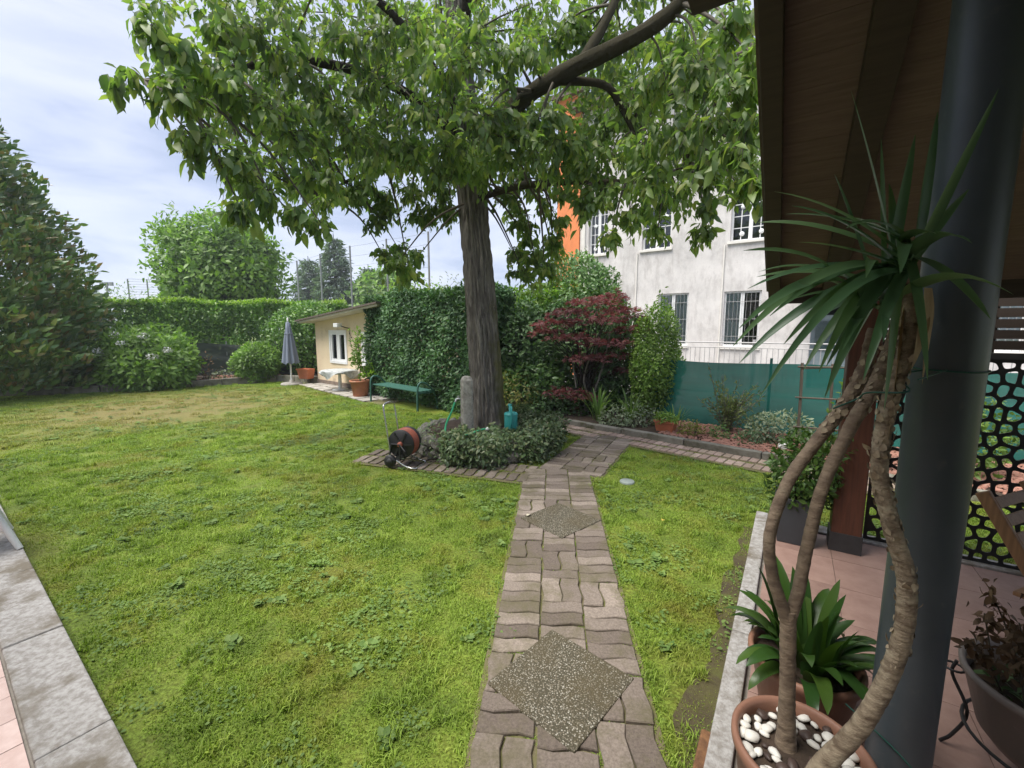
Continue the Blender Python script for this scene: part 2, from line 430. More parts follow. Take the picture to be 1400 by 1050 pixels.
mat('tablecloth', (0.52, 0.53, 0.52), (0.26, 0.28, 0.28), scale=14, rough=0.9)
mat('black_plastic', (0.028, 0.028, 0.03), (0.02, 0.02, 0.022), scale=20, rough=0.45)
mat('red_hose', (0.36, 0.105, 0.065), (0.28, 0.08, 0.05), scale=12, rough=0.5)
mat('green_hose', (0.03, 0.36, 0.17), (0.025, 0.30, 0.14), scale=12, rough=0.4)
mat('teal_plastic', (0.04, 0.30, 0.29), (0.035, 0.26, 0.25), scale=6, rough=0.4)
mat('chrome', (0.65, 0.65, 0.66), (0.58, 0.58, 0.6), scale=20, rough=0.25, metal=0.9)
mat('column_paint', (0.075, 0.09, 0.102), (0.062, 0.075, 0.086), scale=5, rough=0.38, bump=0.12, bscale=9, spot=((0.10, 0.11, 0.115), 13, 0.60))
mat('soffit_board', (0.16, 0.112, 0.095), (0.115, 0.08, 0.068), scale=6, rough=0.7, stretch=(1, 12, 12), bump=0.2, bscale=14, vary=0.05)
mat('dark_beam', (0.05, 0.035, 0.028), (0.035, 0.025, 0.02), scale=6, rough=0.65, stretch=(0.4, 6, 6))
mat('red_wood', (0.13, 0.05, 0.03), (0.08, 0.032, 0.02), scale=9, rough=0.5, stretch=(6, 6, 0.35), bump=0.15)
mat('chair_wood', (0.28, 0.15, 0.075), (0.19, 0.10, 0.05), scale=9, rough=0.5, stretch=(8, 8, 0.5), bump=0.15)
mat('lattice_black', (0.02, 0.021, 0.022), (0.015, 0.016, 0.017), scale=20, rough=0.4)
mat('shoe_metal', (0.045, 0.045, 0.048), (0.035, 0.035, 0.037), scale=20, rough=0.5)
mat('stake_wood', (0.17, 0.13, 0.10), (0.10, 0.08, 0.06), scale=20, rough=0.8, stretch=(4, 4, 0.5))
mat('white_pebble', (0.74, 0.72, 0.67), (0.64, 0.61, 0.56), scale=20, rough=0.55, vary=0.12)
mat('dark_pebble', (0.085, 0.055, 0.045), (0.055, 0.038, 0.032), scale=20, rough=0.5, vary=0.2)
mat('yucca_bark', (0.38, 0.31, 0.22), (0.14, 0.10, 0.068), scale=18, rough=0.85, bump=0.9, bscale=30, stretch=(1, 1, 2.5), spot=((0.42, 0.36, 0.26), 14, 0.56))
mat('yucca_bark_dark', (0.27, 0.205, 0.145), (0.14, 0.10, 0.072), scale=18, rough=0.85, bump=0.9, bscale=30, stretch=(1, 1, 2.5), spot=((0.26, 0.21, 0.15), 14, 0.6))
mat('yucca_scar', (0.42, 0.35, 0.25), (0.20, 0.145, 0.095), scale=30, rough=0.85)
mat('dead_leaf', (0.46, 0.33, 0.19), (0.36, 0.24, 0.13), scale=12, rough=0.7, stretch=(6, 6, 0.5))
mat('green_wire', (0.02, 0.10, 0.075), (0.015, 0.08, 0.06), scale=20, rough=0.4)
mat('house_plaster', (0.60, 0.54, 0.45), (0.55, 0.49, 0.40), scale=3, rough=0.9)
mat('canopy_sheet', (0.42, 0.42, 0.41), (0.34, 0.34, 0.33), scale=4, rough=0.6)
mat('far_metal', (0.24, 0.26, 0.27), (0.2, 0.21, 0.22), scale=4, rough=0.6)
mat('lid_plastic', (0.27, 0.31, 0.29), (0.22, 0.255, 0.24), scale=15, rough=0.5)
M = MATS

# ------------------------------------------------------------------ mesh helpers
def arr_mesh(name, V, F, smooth=False):
    """V (n,3), F (m,k) with constant k -> mesh, quick for big arrays"""
    V = np.ascontiguousarray(V, dtype=np.float32); F = np.ascontiguousarray(F, dtype=np.int32)
    me = bpy.data.meshes.new(name)
    me.vertices.add(len(V)); me.vertices.foreach_set('co', V.ravel())
    k = F.shape[1]
    me.loops.add(F.size); me.loops.foreach_set('vertex_index', F.ravel())
    me.polygons.add(len(F))
    me.polygons.foreach_set('loop_start', np.arange(0, F.size, k, dtype=np.int32))
    if smooth:
        me.polygons.foreach_set('use_smooth', np.ones(len(F), dtype=bool))
    me.update(calc_edges=True)
    return me

class MB:
    """collects shapes that make ONE mesh"""
    def __init__(self):
        self.v, self.f, self.s = [], [], []
    def add(self, V, F, smooth=False):
        o = len(self.v)
        self.v += [tuple(p) for p in V]
        self.f += [tuple(i + o for i in q) for q in F]
        self.s += [smooth] * len(F)
        return self
    def box(self, x0, x1, y0, y1, z0, z1, T=None):
        V = [(x, y, z) for z in (z0, z1) for y in (y0, y1) for x in (x0, x1)]
        if T is not None:
            V = [T @ Vector(p) for p in V]
        return self.add(V, [(0, 2, 3, 1), (4, 5, 7, 6), (0, 1, 5, 4), (2, 6, 7, 3), (0, 4, 6, 2), (1, 3, 7, 5)])
    def bar(self, a, b, w, h, up=(0, 0, 1)):
        """rectangular bar from a to b"""
        a, b = Vector(a), Vector(b)
        d = (b - a); L = d.length; d.normalize()
        u = Vector(up)
        s = d.cross(u)
        if s.length < 1e-4:
            s = d.cross(Vector((1, 0, 0)))
        s.normalize(); u = s.cross(d)
        V = []
        for p in (a, b):
            for sx, sy in ((-1, -1), (1, -1), (1, 1), (-1, 1)):
                V.append(p + s * (sx * w / 2) + u * (sy * h / 2))
        return self.add(V, [(3, 2, 1, 0), (4, 5, 6, 7), (0, 1, 5, 4), (1, 2, 6, 5), (2, 3, 7, 6), (3, 0, 4, 7)])
    def tube(self, pts, rad, n=8, cap=True, smooth=True, closed=False, wob=None):
        pts = [Vector(p) for p in pts]
        m = len(pts)
        if not hasattr(rad, '__len__'):
            rad = [rad] * m
        V, F = [], []
        prev = None
        for i, p in enumerate(pts):
            if closed:
                t = pts[(i + 1) % m] - pts[i - 1]
            else:
                t = pts[min(i + 1, m - 1)] - pts[max(i - 1, 0)]
            t.normalize()
            if prev is None:
                a = t.orthogonal().normalized()
            else:
                a = (prev - t * prev.dot(t))
                a = a.normalized() if a.length > 1e-6 else t.orthogonal().normalized()
            prev = a
            b = t.cross(a)
            for k in range(n):
                an = 2 * math.pi * k / n
                r = rad[i] * (wob(i, k) if wob else 1)
                V.append(p + (a * math.cos(an) + b * math.sin(an)) * r)
        for i in range(m if closed else m - 1):
            j = (i + 1) % m
            for k in range(n):
                F.append((i * n + k, i * n + (k + 1) % n, j * n + (k + 1) % n, j * n + k))
        self.add(V, F, smooth)
        if cap and not closed:
            self.add(V[:n], [tuple(reversed(range(n)))])
            self.add(V[-n:], [tuple(range(n))])
        return self
    def lathe(self, prof, n=24, c=(0, 0, 0), smooth=True, T=None, sx=1, sy=1):
        V, F = [], []
        for r, z in prof:
            for k in range(n):
                a = 2 * math.pi * k / n
                p = Vector((c[0] + r * sx * math.cos(a), c[1] + r * sy * math.sin(a), c[2] + z))
                V.append(T @ p if T is not None else p)
        for i in range(len(prof) - 1):
            for k in range(n):
                F.append((i * n + k, i * n + (k + 1) % n, (i + 1) * n + (k + 1) % n, (i + 1) * n + k))
        return self.add(V, F, smooth)
    def prism(self, poly, z0, z1, T=None):
        n = len(poly)
        V = [(x, y, z0) for x, y in poly] + [(x, y, z1) for x, y in poly]
        if T is not None:
            V = [T @ Vector(p) for p in V]
        F = [tuple(reversed(range(n))), tuple(range(n, 2 * n))]
        F += [(i, (i + 1) % n, n + (i + 1) % n, n + i) for i in range(n)]
        return self.add(V, F)
    def quad(self, *pts):
        return self.add(pts, [tuple(range(len(pts)))])
    def mesh(self, name):
        me = bpy.data.meshes.new(name)
        me.from_pydata(self.v, [], self.f)
        me.polygons.foreach_set('use_smooth', self.s)
        me.update()
        return me
    def build(self, name, material, parent=None, bevel=0, loc=(0, 0, 0), seg=2):
        o = obj(name, self.mesh(name), material, parent, loc)
        if bevel:
            b = o.modifiers.new('bevel', 'BEVEL'); b.width = bevel; b.segments = seg; b.limit_method = 'ANGLE'
            b.angle_limit = R(40)
        return o

def obj(name, me, material=None, parent=None, loc=(0, 0, 0), rot=None):
    o = bpy.data.objects.new(name, me)
    col.objects.link(o)
    if material is not None and not me.materials:
        me.materials.append(M[material] if isinstance(material, str) else material)
    o.parent = parent
    o.location = loc
    if rot is not None:
        o.rotation_euler = rot
    return o

def tag(o, label=None, cat=None, group=None, kind=None):
    if label: o['label'] = label
    if cat: o['category'] = cat
    if group: o['group'] = group
    if kind: o['kind'] = kind
    return o

def thing(name, label, cat, loc=(0, 0, 0), rz=0.0, group=None):
    o = bpy.data.objects.new(name, None)
    o.empty_display_size = 0.1
    col.objects.link(o)
    o.location = loc
    o.rotation_euler = (0, 0, rz)
    return tag(o, label, cat, group)

def copy_tree(o, parent=None):
    c = o.copy(); col.objects.link(c); c.parent = parent
    for ch in list(o.children):
        copy_tree(ch, c)
    return c

def smooth_path(pts, k=6):
    """Catmull-Rom through the points"""
    P = [np.array(p, float) for p in pts]
    P = [2 * P[0] - P[1]] + P + [2 * P[-1] - P[-2]]
    out = []
    for i in range(1, len(P) - 2):
        for j in range(k):
            t = j / k
            a, b, c, d = P[i - 1], P[i], P[i + 1], P[i + 2]
            out.append(0.5 * (2 * b + (c - a) * t + (2 * a - 5 * b + 4 * c - d) * t * t + (3 * b - a - 3 * c + d) * t ** 3))
    out.append(P[-2])
    return out

def lerp_list(vals, m):
    x = np.linspace(0, len(vals) - 1, m)
    return list(np.interp(x, range(len(vals)), vals))

def nrm(a):
    return a / np.maximum(np.linalg.norm(a, axis=-1, keepdims=True), 1e-9)

# ------------------------------------------------------------------ foliage
def leaf_template(w=0.42, fold=0.16, droop=0.25, rows=2, tip=1.0):
    """unit leaf along +X, width along Y, up +Z; triangles"""
    if rows == 0:      # two triangles folded on the midrib
        V = [(0, 0, 0), (0.45, w / 2, fold * w), (0.45, -w / 2, fold * w), (1, 0, -droop)]
        return np.array(V, float), np.array([(0, 3, 1), (0, 2, 3)])
    ts = np.linspace(0, 1, rows + 2)[1:-1]
    V = [(0, 0, 0)]
    for t in ts:
        hw = w / 2 * (math.sin(math.pi * t ** 0.75) ** 0.8)
        z = -droop * t * t
        V += [(t, hw, z + fold * hw), (t, 0, z), (t, -hw, z + fold * hw)]
    V.append((1, 0, -droop))
    F = [(0, 2, 1), (0, 3, 2)]
    for i in range(rows - 1):
        a = 1 + 3 * i; b = a + 3
        F += [(a, a + 1, b + 1), (a, b + 1, b), (a + 1, a + 2, b + 2), (a + 1, b + 2, b + 1)]
    a = 1 + 3 * (rows - 1); t = len(V) - 1
    F += [(a, a + 1, t), (a + 1, a + 2, t)]
    return np.array(V, float), np.array(F)

def star_template(k=5):
    V, F = [], []
    for i in range(k):
        a = (i - (k - 1) / 2) * 0.62
        c, s = math.cos(a), math.sin(a)
        L = 1.0 - 0.12 * abs(i - (k - 1) / 2)
        o = len(V)
        V += [(0, 0, 0), (0.5 * L * c - 0.10 * s, 0.5 * L * s + 0.10 * c, 0.04), (L * c, L * s, -0.12), (0.5 * L * c + 0.10 * s, 0.5 * L * s - 0.10 * c, 0.04)]
        F += [(o, o + 2, o + 1), (o, o + 3, o + 2)]
    return np.array(V, float), np.array(F)

LEAF = leaf_template(0.46, 0.25, 0.22, 2)
LEAF3 = leaf_template(0.47, 0.30, 0.40, 3)
LEAF2 = leaf_template(0.47, 0.30, 0.36, 2)
LEAF0 = leaf_template(0.62, 0.25, 0.12, 0)
LONG0 = leaf_template(0.24, 0.2, 0.2, 0)
BROAD = leaf_template(0.42, 0.3, 0.10, 2)
STAR = star_template()

def frames(D, N):
    D = nrm(D); N = N - D * np.sum(D * N, axis=1, keepdims=True)
    N = nrm(N); S = np.cross(N, D)
    return D, S, N

def leaf_arrays(P, D, N, S, tpl):
    V, F = tpl
    d, s, n = frames(D, N)
    W = P[:, None, :] + S[:, None, None] * (V[None, :, 0, None] * d[:, None, :] + V[None, :, 1, None] * s[:, None, :] + V[None, :, 2, None] * n[:, None, :])
    FF = (F[None] + (np.arange(len(P)) * len(V))[:, None, None])
    return W.reshape(-1, 3), FF.reshape(-1, 3)

def leaves(name, P, D, N, S, tpl, material, parent=None, kind='stuff', loc=(0, 0, 0)):
    V, F = leaf_arrays(P, D, N, S, tpl)
    o = obj(name, arr_mesh(name, V, F), material, parent, loc)
    if kind:
        o['kind'] = kind
    return o

LEAF_MESH = {}
def leaf_parts(P, D, N, S, tpl, material, parent, name='leaf'):
    """each leaf an object of its own, sharing one mesh"""
    key = (id(tpl), material)
    if key not in LEAF_MESH:
        me = arr_mesh('leaf', tpl[0], tpl[1]); me.materials.append(M[material])
        LEAF_MESH[key] = me
    d, s, n = frames(D, N)
    for i in range(len(P)):
        o = bpy.data.objects.new(name, LEAF_MESH[key])
        col.objects.link(o); o.parent = parent
        m = Matrix(((d[i, 0], s[i, 0], n[i, 0]), (d[i, 1], s[i, 1], n[i, 1]), (d[i, 2], s[i, 2], n[i, 2])))
        o.location = P[i]; o.rotation_euler = m.to_euler(); o.scale = (S[i],) * 3

def rdir(n):
    return nrm(rng.normal(size=(n, 3)))

def blob(n, c, r, lump=0.2, shell=0.4, nl=14, zmin=None):
    """points in the outer part of a lumpy ellipsoid, with outward normals"""
    U = rdir(n)
    B = rdir(nl); amp = rng.uniform(-0.5, 1, nl)
    k = 1 + lump * (np.exp(4 * (U @ B.T - 1)) * amp).sum(1)
    B2 = rdir(70); amp2 = rng.uniform(-.6, 1, 70)
    k += lump * 0.9 * (np.exp(32 * (U @ B2.T - 1)) * amp2).sum(1)
    rad = k * (1 - shell * rng.random(n) ** 1.6)
    stray = rng.random(n) < .03
    rad[stray] *= rng.uniform(1.0, 1.16, stray.sum())
    P = np.array(c) + U * rad[:, None] * np.array(r)
    N = nrm(U / np.array(r))
    if zmin is not None:
        keep = P[:, 2] > zmin
        P, N = P[keep], N[keep]
    return P, N

def orient(N, out=0.6, rand=0.7, up=0.0):
    n = len(N)
    D = N * out + rdir(n) * rand + np.array([0, 0, up])
    Nn = N + rdir(n) * 0.55 + np.array([0, 0, 0.35])
    return nrm(D), nrm(Nn)

def stems(name, base, tips, r0, material, parent, n=5, sag=0.0, loc=None):
    mb = MB()
    for t in tips:
        a = np.array(base) + rng.normal(size=3) * np.array([0.5, 0.5, 0]) * r0 * 3
        b = np.array(t)
        mid = (a + b) / 2 + np.array([0, 0, sag]) + rng.normal(size=3) * 0.06 * np.linalg.norm(b - a)
        pts = smooth_path([a, mid, b], 4)
        mb.tube(pts, lerp_list([r0, r0 * 0.3], len(pts)), n, cap=False)
    return mb.build(name, material, parent)

def shrub(name, label, c, r, n, size, material, tpl=LEAF, cat='shrub', group=None, lump=0.2, shell=0.45, out=0.6, up=0.0,
          stem_mat='twig', nst=6, stem_r=0.02, extra=None):
    """c = centre of the crown relative to the world; base on the ground below"""
    root = thing(name, label, cat, (c[0], c[1], 0), 0, group)
    cl = np.array([0, 0, c[2]])
    P, N = blob(n, cl, r, lump, shell, zmin=0.03)
    D, Nn = orient(N, out, 0.7, up)
    S = size * rng.uniform(0.65, 1.25, len(P))
    leaves('foliage', P, D, Nn, S, tpl, material, root)
    tips = P[rng.choice(len(P), nst)] * 0.75
    stems('stem', (0, 0, 0.0), tips, stem_r, stem_mat, root)
    return root

# ================================================================== SETTING
# ------------------------------------------------------------------ ground
g = MB().quad((-150, -150, 0), (150, -150, 0), (150, 150, 0), (-150, 150, 0)).build('ground', 'lawn_soil')
tag(g, kind='structure')

def inpoly(x, y, poly):
    x = np.asarray(x); y = np.asarray(y); r = np.zeros(x.shape, bool)
    n = len(poly)
    for i in range(n):
        x1, y1 = poly[i]; x2, y2 = poly[(i + 1) % n]
        c = ((y1 > y) != (y2 > y)) & (x < (x2 - x1) * (y - y1) / (y2 - y1 + 1e-12) + x1)
        r ^= c
    return r

# ------------------------------------------------------------------ paths
def rect(p0, p1, w):
    p0, p1 = np.array(p0, float), np.array(p1, float)
    d = p1 - p0; L = np.linalg.norm(d); d /= L; s = np.array([d[1], -d[0]])
    return p0, d, s, L, w

PATHS = [rect((0.13, 0.55), (0.535, 4.98), 0.76),          # from the porch to the tree
         rect((0.62, 4.80), (1.50, 6.55), 0.76),           # bends to the right behind the tree
         rect((0.25, 4.83), (-1.95, 5.60), 0.62),          # to the hose reel
         rect((-0.35, 8.35), (4.35, 4.02), 0.56)]          # along the bark bed
def path_poly(r, grow=0.0):
    p0, d, s, L, w = r
    w = w / 2 + grow
    return [tuple(p0 - s * w - d * grow), tuple(p0 + s * w - d * grow), tuple(p0 + s * w + d * (L + grow)), tuple(p0 - s * w + d * (L + grow))]

pb = MB()
for i, r in enumerate(PATHS):
    pb.add([(x, y, 0.0125 + 0.0006 * i) for x, y in path_poly(r, 0.02)], [(0, 1, 2, 3)])
path = tag(pb.build('garden_path', 'path_sand'), kind='structure')

def brick_mesh(L=0.25, W=0.125, h=0.03, gap=0.010, wave=0.010, name='brick'):
    pts = []
    nx = 4
    hl, hw = L / 2 - gap / 2, W / 2 - gap / 2
    for i in range(nx):
        x = -hl + 2 * hl * i / nx
        pts.append((x, -hw + wave * math.sin(2 * math.pi * x / L)))
    for i in range(1):
        pts.append((hl, -hw))
    for i in range(nx):
        x = hl - 2 * hl * (i + (0 if i else 0)) / nx
        pts.append((x, hw + wave * math.sin(2 * math.pi * x / L)))
    pts.append((-hl, hw))
    n = len(pts)
    V = [(x, y, 0) for x, y in pts] + [(x, y, h - 0.005) for x, y in pts] + [(x * 0.965, y * 0.93, h) for x, y in pts]
    F = [(i, (i + 1) % n, n + (i + 1) % n, n + i) for i in range(n)] + [(n + i, n + (i + 1) % n, 2 * n + (i + 1) % n, 2 * n + i) for i in range(n)]
    F.append(tuple(range(2 * n, 3 * n)))
    me = bpy.data.meshes.new(name); me.from_pydata(V, [], F); me.update()
    return me

BRICKV = brick_mesh(0.2533, 0.1267); BRICKV.materials.append(M['path_brick'])
JOINTS = []
BRICK = brick_mesh(0.2533, 0.105); BRICK.materials.append(M['path_brick'])
PAVER = brick_mesh(0.20, 0.10, 0.03, 0.008, 0.0, 'paver'); PAVER.materials.append(M['pink_paver'])
SLAB_C = [(0.235, 1.86), (0.425, 3.62)]
SLAB_A = [R(45 + 2), R(45 - 4)]

def lay(ri, me, L, W, pattern):
    p0, d, s, Lp, w = PATHS[ri]
    ang = math.atan2(d[1], d[0])
    ncol = max(1, round(w / L))
    cw = w / ncol
    for cidx in range(ncol):
        t = 0.0 if ri else 0.35
        while t < Lp:
            pair = pattern and random.random() < 0.09
            put = []
            if pair:
                put = [(t + L / 2, -w / 2 + cw * cidx + cw / 2 * (k + 0.5), 0) for k in range(2)]
                adv = L
            else:
                put = [(t + W / 2, -w / 2 + cw * (cidx + 0.5), math.pi / 2)]
                adv = W
            for tt, ss, ro in put:
                c = p0 + d * tt + s * ss
                if any(bool(inpoly(np.array([c[0]]), np.array([c[1]]), path_poly(PATHS[q], -0.01))[0]) for q in range(ri)):
                    continue
                if math.hypot(c[0] + 0.4, c[1] - 6.15) < 0.9:
                    continue
                if any(abs(c[0] - q[0]) + abs(c[1] - q[1]) < 0.17 for q in SLAB_C):
                    continue
                JOINTS.extend([tuple(c + d * (W / 2 if not pair else L / 2) + s * random.uniform(-.5, .5) * cw) for _ in range(3)] + [tuple(c + s * (cw / 2) * random.choice((-1, 1)) + d * random.uniform(-.06, .06)) for _ in range(2)])
                o = bpy.data.objects.new('brick', BRICKV if pair else me); col.objects.link(o); o.parent = path
                o.location = (c[0] + random.uniform(-1, 1) * .003, c[1] + random.uniform(-1, 1) * .003, -0.004 + random.uniform(0, 0.007))
                o.rotation_euler = (random.uniform(-1, 1) * .018, random.uniform(-1, 1) * .018, ang + ro + random.uniform(-1, 1) * .025 + (math.pi if random.random() < .5 else 0))
            t += adv

lay(0, BRICK, 0.2533, 0.105, True)
lay(1, BRICK, 0.2533, 0.105, True)
lay(2, BRICK, 0.31, 0.13, False)
lay(3, PAVER, 0.28, 0.105, False)
for (x, y), a in zip(SLAB_C, SLAB_A):
    sb = MB().box(-0.25, 0.25, -0.25, 0.25, 0, 0.038)
    o = sb.build('slab', 'pebble_concrete', path, bevel=0.006, loc=(x, y, 0.0))
    o.rotation_euler = (0, 0, a)
    o['label'] = 'square exposed-pebble concrete slab laid as a diamond'

# ------------------------------------------------------------------ porch with concrete kerb, bottom left of the view
KA = math.atan2(-0.585, 0.811)
porch = tag(MB().box(-9, 2.6, -3.2, -0.02, -0.05, 0.052).build('porch_floor', 'joint', loc=(-1.38, 1.40, 0)), kind='structure')
porch.rotation_euler = (0, 0, KA)
pt = MB().box(-0.092, 0.092, -0.142, 0.142, 0, 0.014).mesh('tile'); pt.materials.append(M['porch_tile'])
for i in range(-20, 14):
    for j in range(5):
        o = obj('tile', pt, None, porch, (-1.0 + i * 0.188 + (0.094 if j % 2 else 0), -0.375 - j * 0.289, 0.05))
        o.rotation_euler = (random.uniform(-1, 1) * .004, random.uniform(-1, 1) * .004, 0)
x = -8.2
for i in range(11):
    L = 0.98
    k = MB().box(x + 0.004, x + L - 0.004, -0.222, 0.0, -0.05, 0.085 + random.uniform(-.002, .002)).build('kerb_stone', 'kerb_concrete', porch, bevel=0.008)
    x += L

# ------------------------------------------------------------------ covered terrace on the right
TA = R(-33)
TU = np.array([0.5446, 0.8387]); TV = np.array([0.8387, -0.5446])
TC = np.array([2.15, 3.62])
def tl(v, u):
    p = TC + TV * v + TU * u
    return p
terr = tag(MB().box(0.09, 5.0, -4.4, 0.0, -0.05, 0.074).build('terrace_floor', 'joint', loc=(TC[0], TC[1], 0)), kind='structure')
terr.rotation_euler = (0, 0, TA)
tm = MB().box(-0.1985, 0.1985, -0.1985, 0.1985, 0, 0.012).mesh('tile'); tm.materials.append(M['terrace_tile'])
for i in range(9):
    for j in range(10):
        o = obj('tile', tm, None, terr, (0.305 + 0.4 * i, -0.36 - 0.4 * j, 0.0705))
        o.rotation_euler = (random.uniform(-1, 1) * .002, random.uniform(-1, 1) * .002, 0)
for j in range(5):
    MB().box(0.0, 0.088, -0.9 * (j + 1) + 0.004, -0.9 * j - 0.004, -0.05, 0.115).build('kerb_stone', 'kerb_concrete', terr, bevel=0.008)
for j in range(5):
    MB().box(0.092 + 0.9 * j, 0.092 + 0.9 * (j + 1) - 0.006, -0.155, -0.005, -0.05, 0.098).build('edge_stone', 'kerb_concrete', terr, bevel=0.006)

# house wall behind the viewer and the roofs over the terrace
hw = MB().box(-9, 6, -0.3, 0, 0, 3.6).build('house_wall', 'house_plaster', loc=(-0.86, -1.19, 0))
hw.rotation_euler = (0, 0, KA)
tag(hw, 'cream plastered house wall at the back of the porch', 'wall')

ROOF_A = np.array([1.95, 3.30]); Z_A, SLOPE = 1.99, 0.424
roof = thing('terrace_roof', 'brown boarded lean-to roof over the terrace with dark edge beam', 'roof', (ROOF_A[0], ROOF_A[1], 0), TA)
sl = math.atan(SLOPE)
def RT(v, t, dz=0.0):
    """roof-local point: v along the eaves, t metres up the slope towards the house"""
    return Vector((v, -t * math.cos(sl), Z_A + t * math.sin(sl) + dz))
nb = 16
for i in range(nb):
    a, b = 0.002 + i * 0.144, (i + 1) * 0.144
    V = [RT(0.05, a), RT(5.0, a), RT(5.0, b), RT(0.05, b)]
    V += [p + Vector((0, 0, 0.025)) for p in V]
    MB().add(V, [(3, 2, 1, 0), (4, 5, 6, 7), (0, 1, 5, 4), (1, 2, 6, 5), (2, 3, 7, 6), (3, 0, 4, 7)]).build('board', 'soffit_board', roof)
for v, w, name in ((0.02, 0.075, 'edge_beam'), (0.36, 0.11, 'rafter'), (1.9, 0.10, 'rafter'), (3.2, 0.10, 'rafter')):
    MB().bar(RT(v, -0.03, -0.045), RT(v, 2.25, -0.045), w, 0.085).build(name, 'dark_beam', roof, bevel=0.004)
MB().bar(RT(-0.02, -0.03, -0.03), RT(5.0, -0.03, -0.03), 0.05, 0.13).build('eaves_beam', 'dark_beam', roof, bevel=0.004)
MB().add([RT(-0.04, -0.1, 0.03), RT(5, -0.1, 0.03), RT(5, 2.3, 0.03), RT(-0.04, 2.3, 0.03), RT(-0.04, -0.1, 0.08), RT(5, -0.1, 0.08), RT(5, 2.3, 0.08), RT(-0.04, 2.3, 0.08)],
         [(3, 2, 1, 0), (4, 5, 6, 7), (0, 1, 5, 4), (1, 2, 6, 5), (2, 3, 7, 6), (3, 0, 4, 7)]).build('roof_cover', 'roof_edge', roof)
hr = MB().box(0, 6, -5, 0, 2.9, 3.08).build('house_roof', 'dark_beam', loc=(0.70, 1.84, 0))
hr.rotation_euler = (0, 0, TA)
tag(hr, 'dark corner of the house eaves high above the terrace roof', 'roof')

# post at the terrace corner
pw = thing('terrace_post', 'red brown square timber post holding the terrace roof beside the lattice', 'post', (*tl(0.585, -0.32), 0.082), TA)
MB().box(-0.09, 0.09, -0.09, 0.09, 0.10, 1.93).build('post_shaft', 'red_wood', pw, bevel=0.008)
MB().box(-0.097, 0.097, -0.097, 0.097, 0.0, 0.14).build('post_shoe', 'shoe_metal', pw, bevel=0.004)

# ------------------------------------------------------------------ raised beds
def sheet(name, poly, z, material, kind='structure'):
    o = MB().quad(*[(x, y, z) for x, y in poly]).build(name, material)
    return tag(o, kind=kind)

BED_R = [(-0.45, 8.80), (4.65, 4.12), (8.6, 1.0), (9.6, 2.9), (2.95, 7.75), (1.2, 11.6), (-2.5, 10.6), (-0.9, 8.95)]
sheet('planting_bed', BED_R, 0.055, 'bed_soil')
BED_L = [(-14.5, 10.6), (-13.0, 10.75), (-11.0, 11.55), (-9.3, 12.5), (-7.6, 13.95), (-6.2, 13.65), (-6.4, 16.5), (-16, 16)]
sheet('planting_bed', BED_L, 0.10, 'bed_soil')
sheet('courtyard', [(2.95, 7.95), (9.9, 3.1), (30, -4), (40, 10), (2.0, 40), (-4, 30)], 0.006, 'courtyard_concrete')

mat('bare_earth', (0.065, 0.048, 0.03), (0.095, 0.085, 0.032), scale=7, rough=0.95, bump=0.9, bscale=70, world_co=True, spot=((0.10, 0.10, 0.03), 5, 0.52))
BARE = [tuple(tl(-0.01, -3.6 + 0.15 * i)) for i in range(24)] + [tuple(tl(-0.05 - 0.07 * (.5 + .5 * math.sin(i * .8 + 1)) * (1 if i < 18 else .4) - .05 * random.random(), -3.6 + 0.15 * i)) for i in range(23, -1, -1)]
sheet('bare_earth', BARE, 0.006, 'bare_earth')

def kerb_run(name, label, pts, w, h, L, material='kerb_stone'):
    root = thing(name, label, 'kerb', (pts[0][0], pts[0][1], 0))
    o = np.array(pts[0], float)
    for a, b in zip(pts[:-1], pts[1:]):
        a, b = np.array(a, float), np.array(b, float)
        d = b - a; T = np.linalg.norm(d); n = max(1, round(T / L)); d /= T
        for i in range(n):
            p = a + d * (T * i / n) - o; q = a + d * (T * (i + 1) / n - 0.012) - o
            hh = h * random.uniform(0.93, 1.05)
            MB().bar((*p, hh / 2 - 0.02), (*q, hh / 2 - 0.02), w * random.uniform(.95, 1.05), hh + 0.04).build('kerb_stone', material, root, bevel=0.012)
    return root
kerb_run('bed_kerb', 'low grey concrete kerb between the brick path and the bark bed', [(-0.42, 8.78), (4.70, 4.06)], 0.11, 0.115, 0.98)
kerb_run('bed_kerb', 'low mossy stone edging along the bed at the far left of the lawn', [(-14.4, 10.5), (-13.0, 10.65), (-11.0, 11.45), (-9.3, 12.4), (-7.6, 13.85), (-6.15, 13.5)], 0.16, 0.20, 0.7)

# bark chips
def scatter_poly(poly, n, avoid=None):
    xs = [p[0] for p in poly]; ys = [p[1] for p in poly]
    out = []
    X = rng.uniform(min(xs), max(xs), n * 6); Y = rng.uniform(min(ys), max(ys), n * 6)
    k = inpoly(X, Y, poly)
    return np.stack([X[k], Y[k]], 1)[:n]

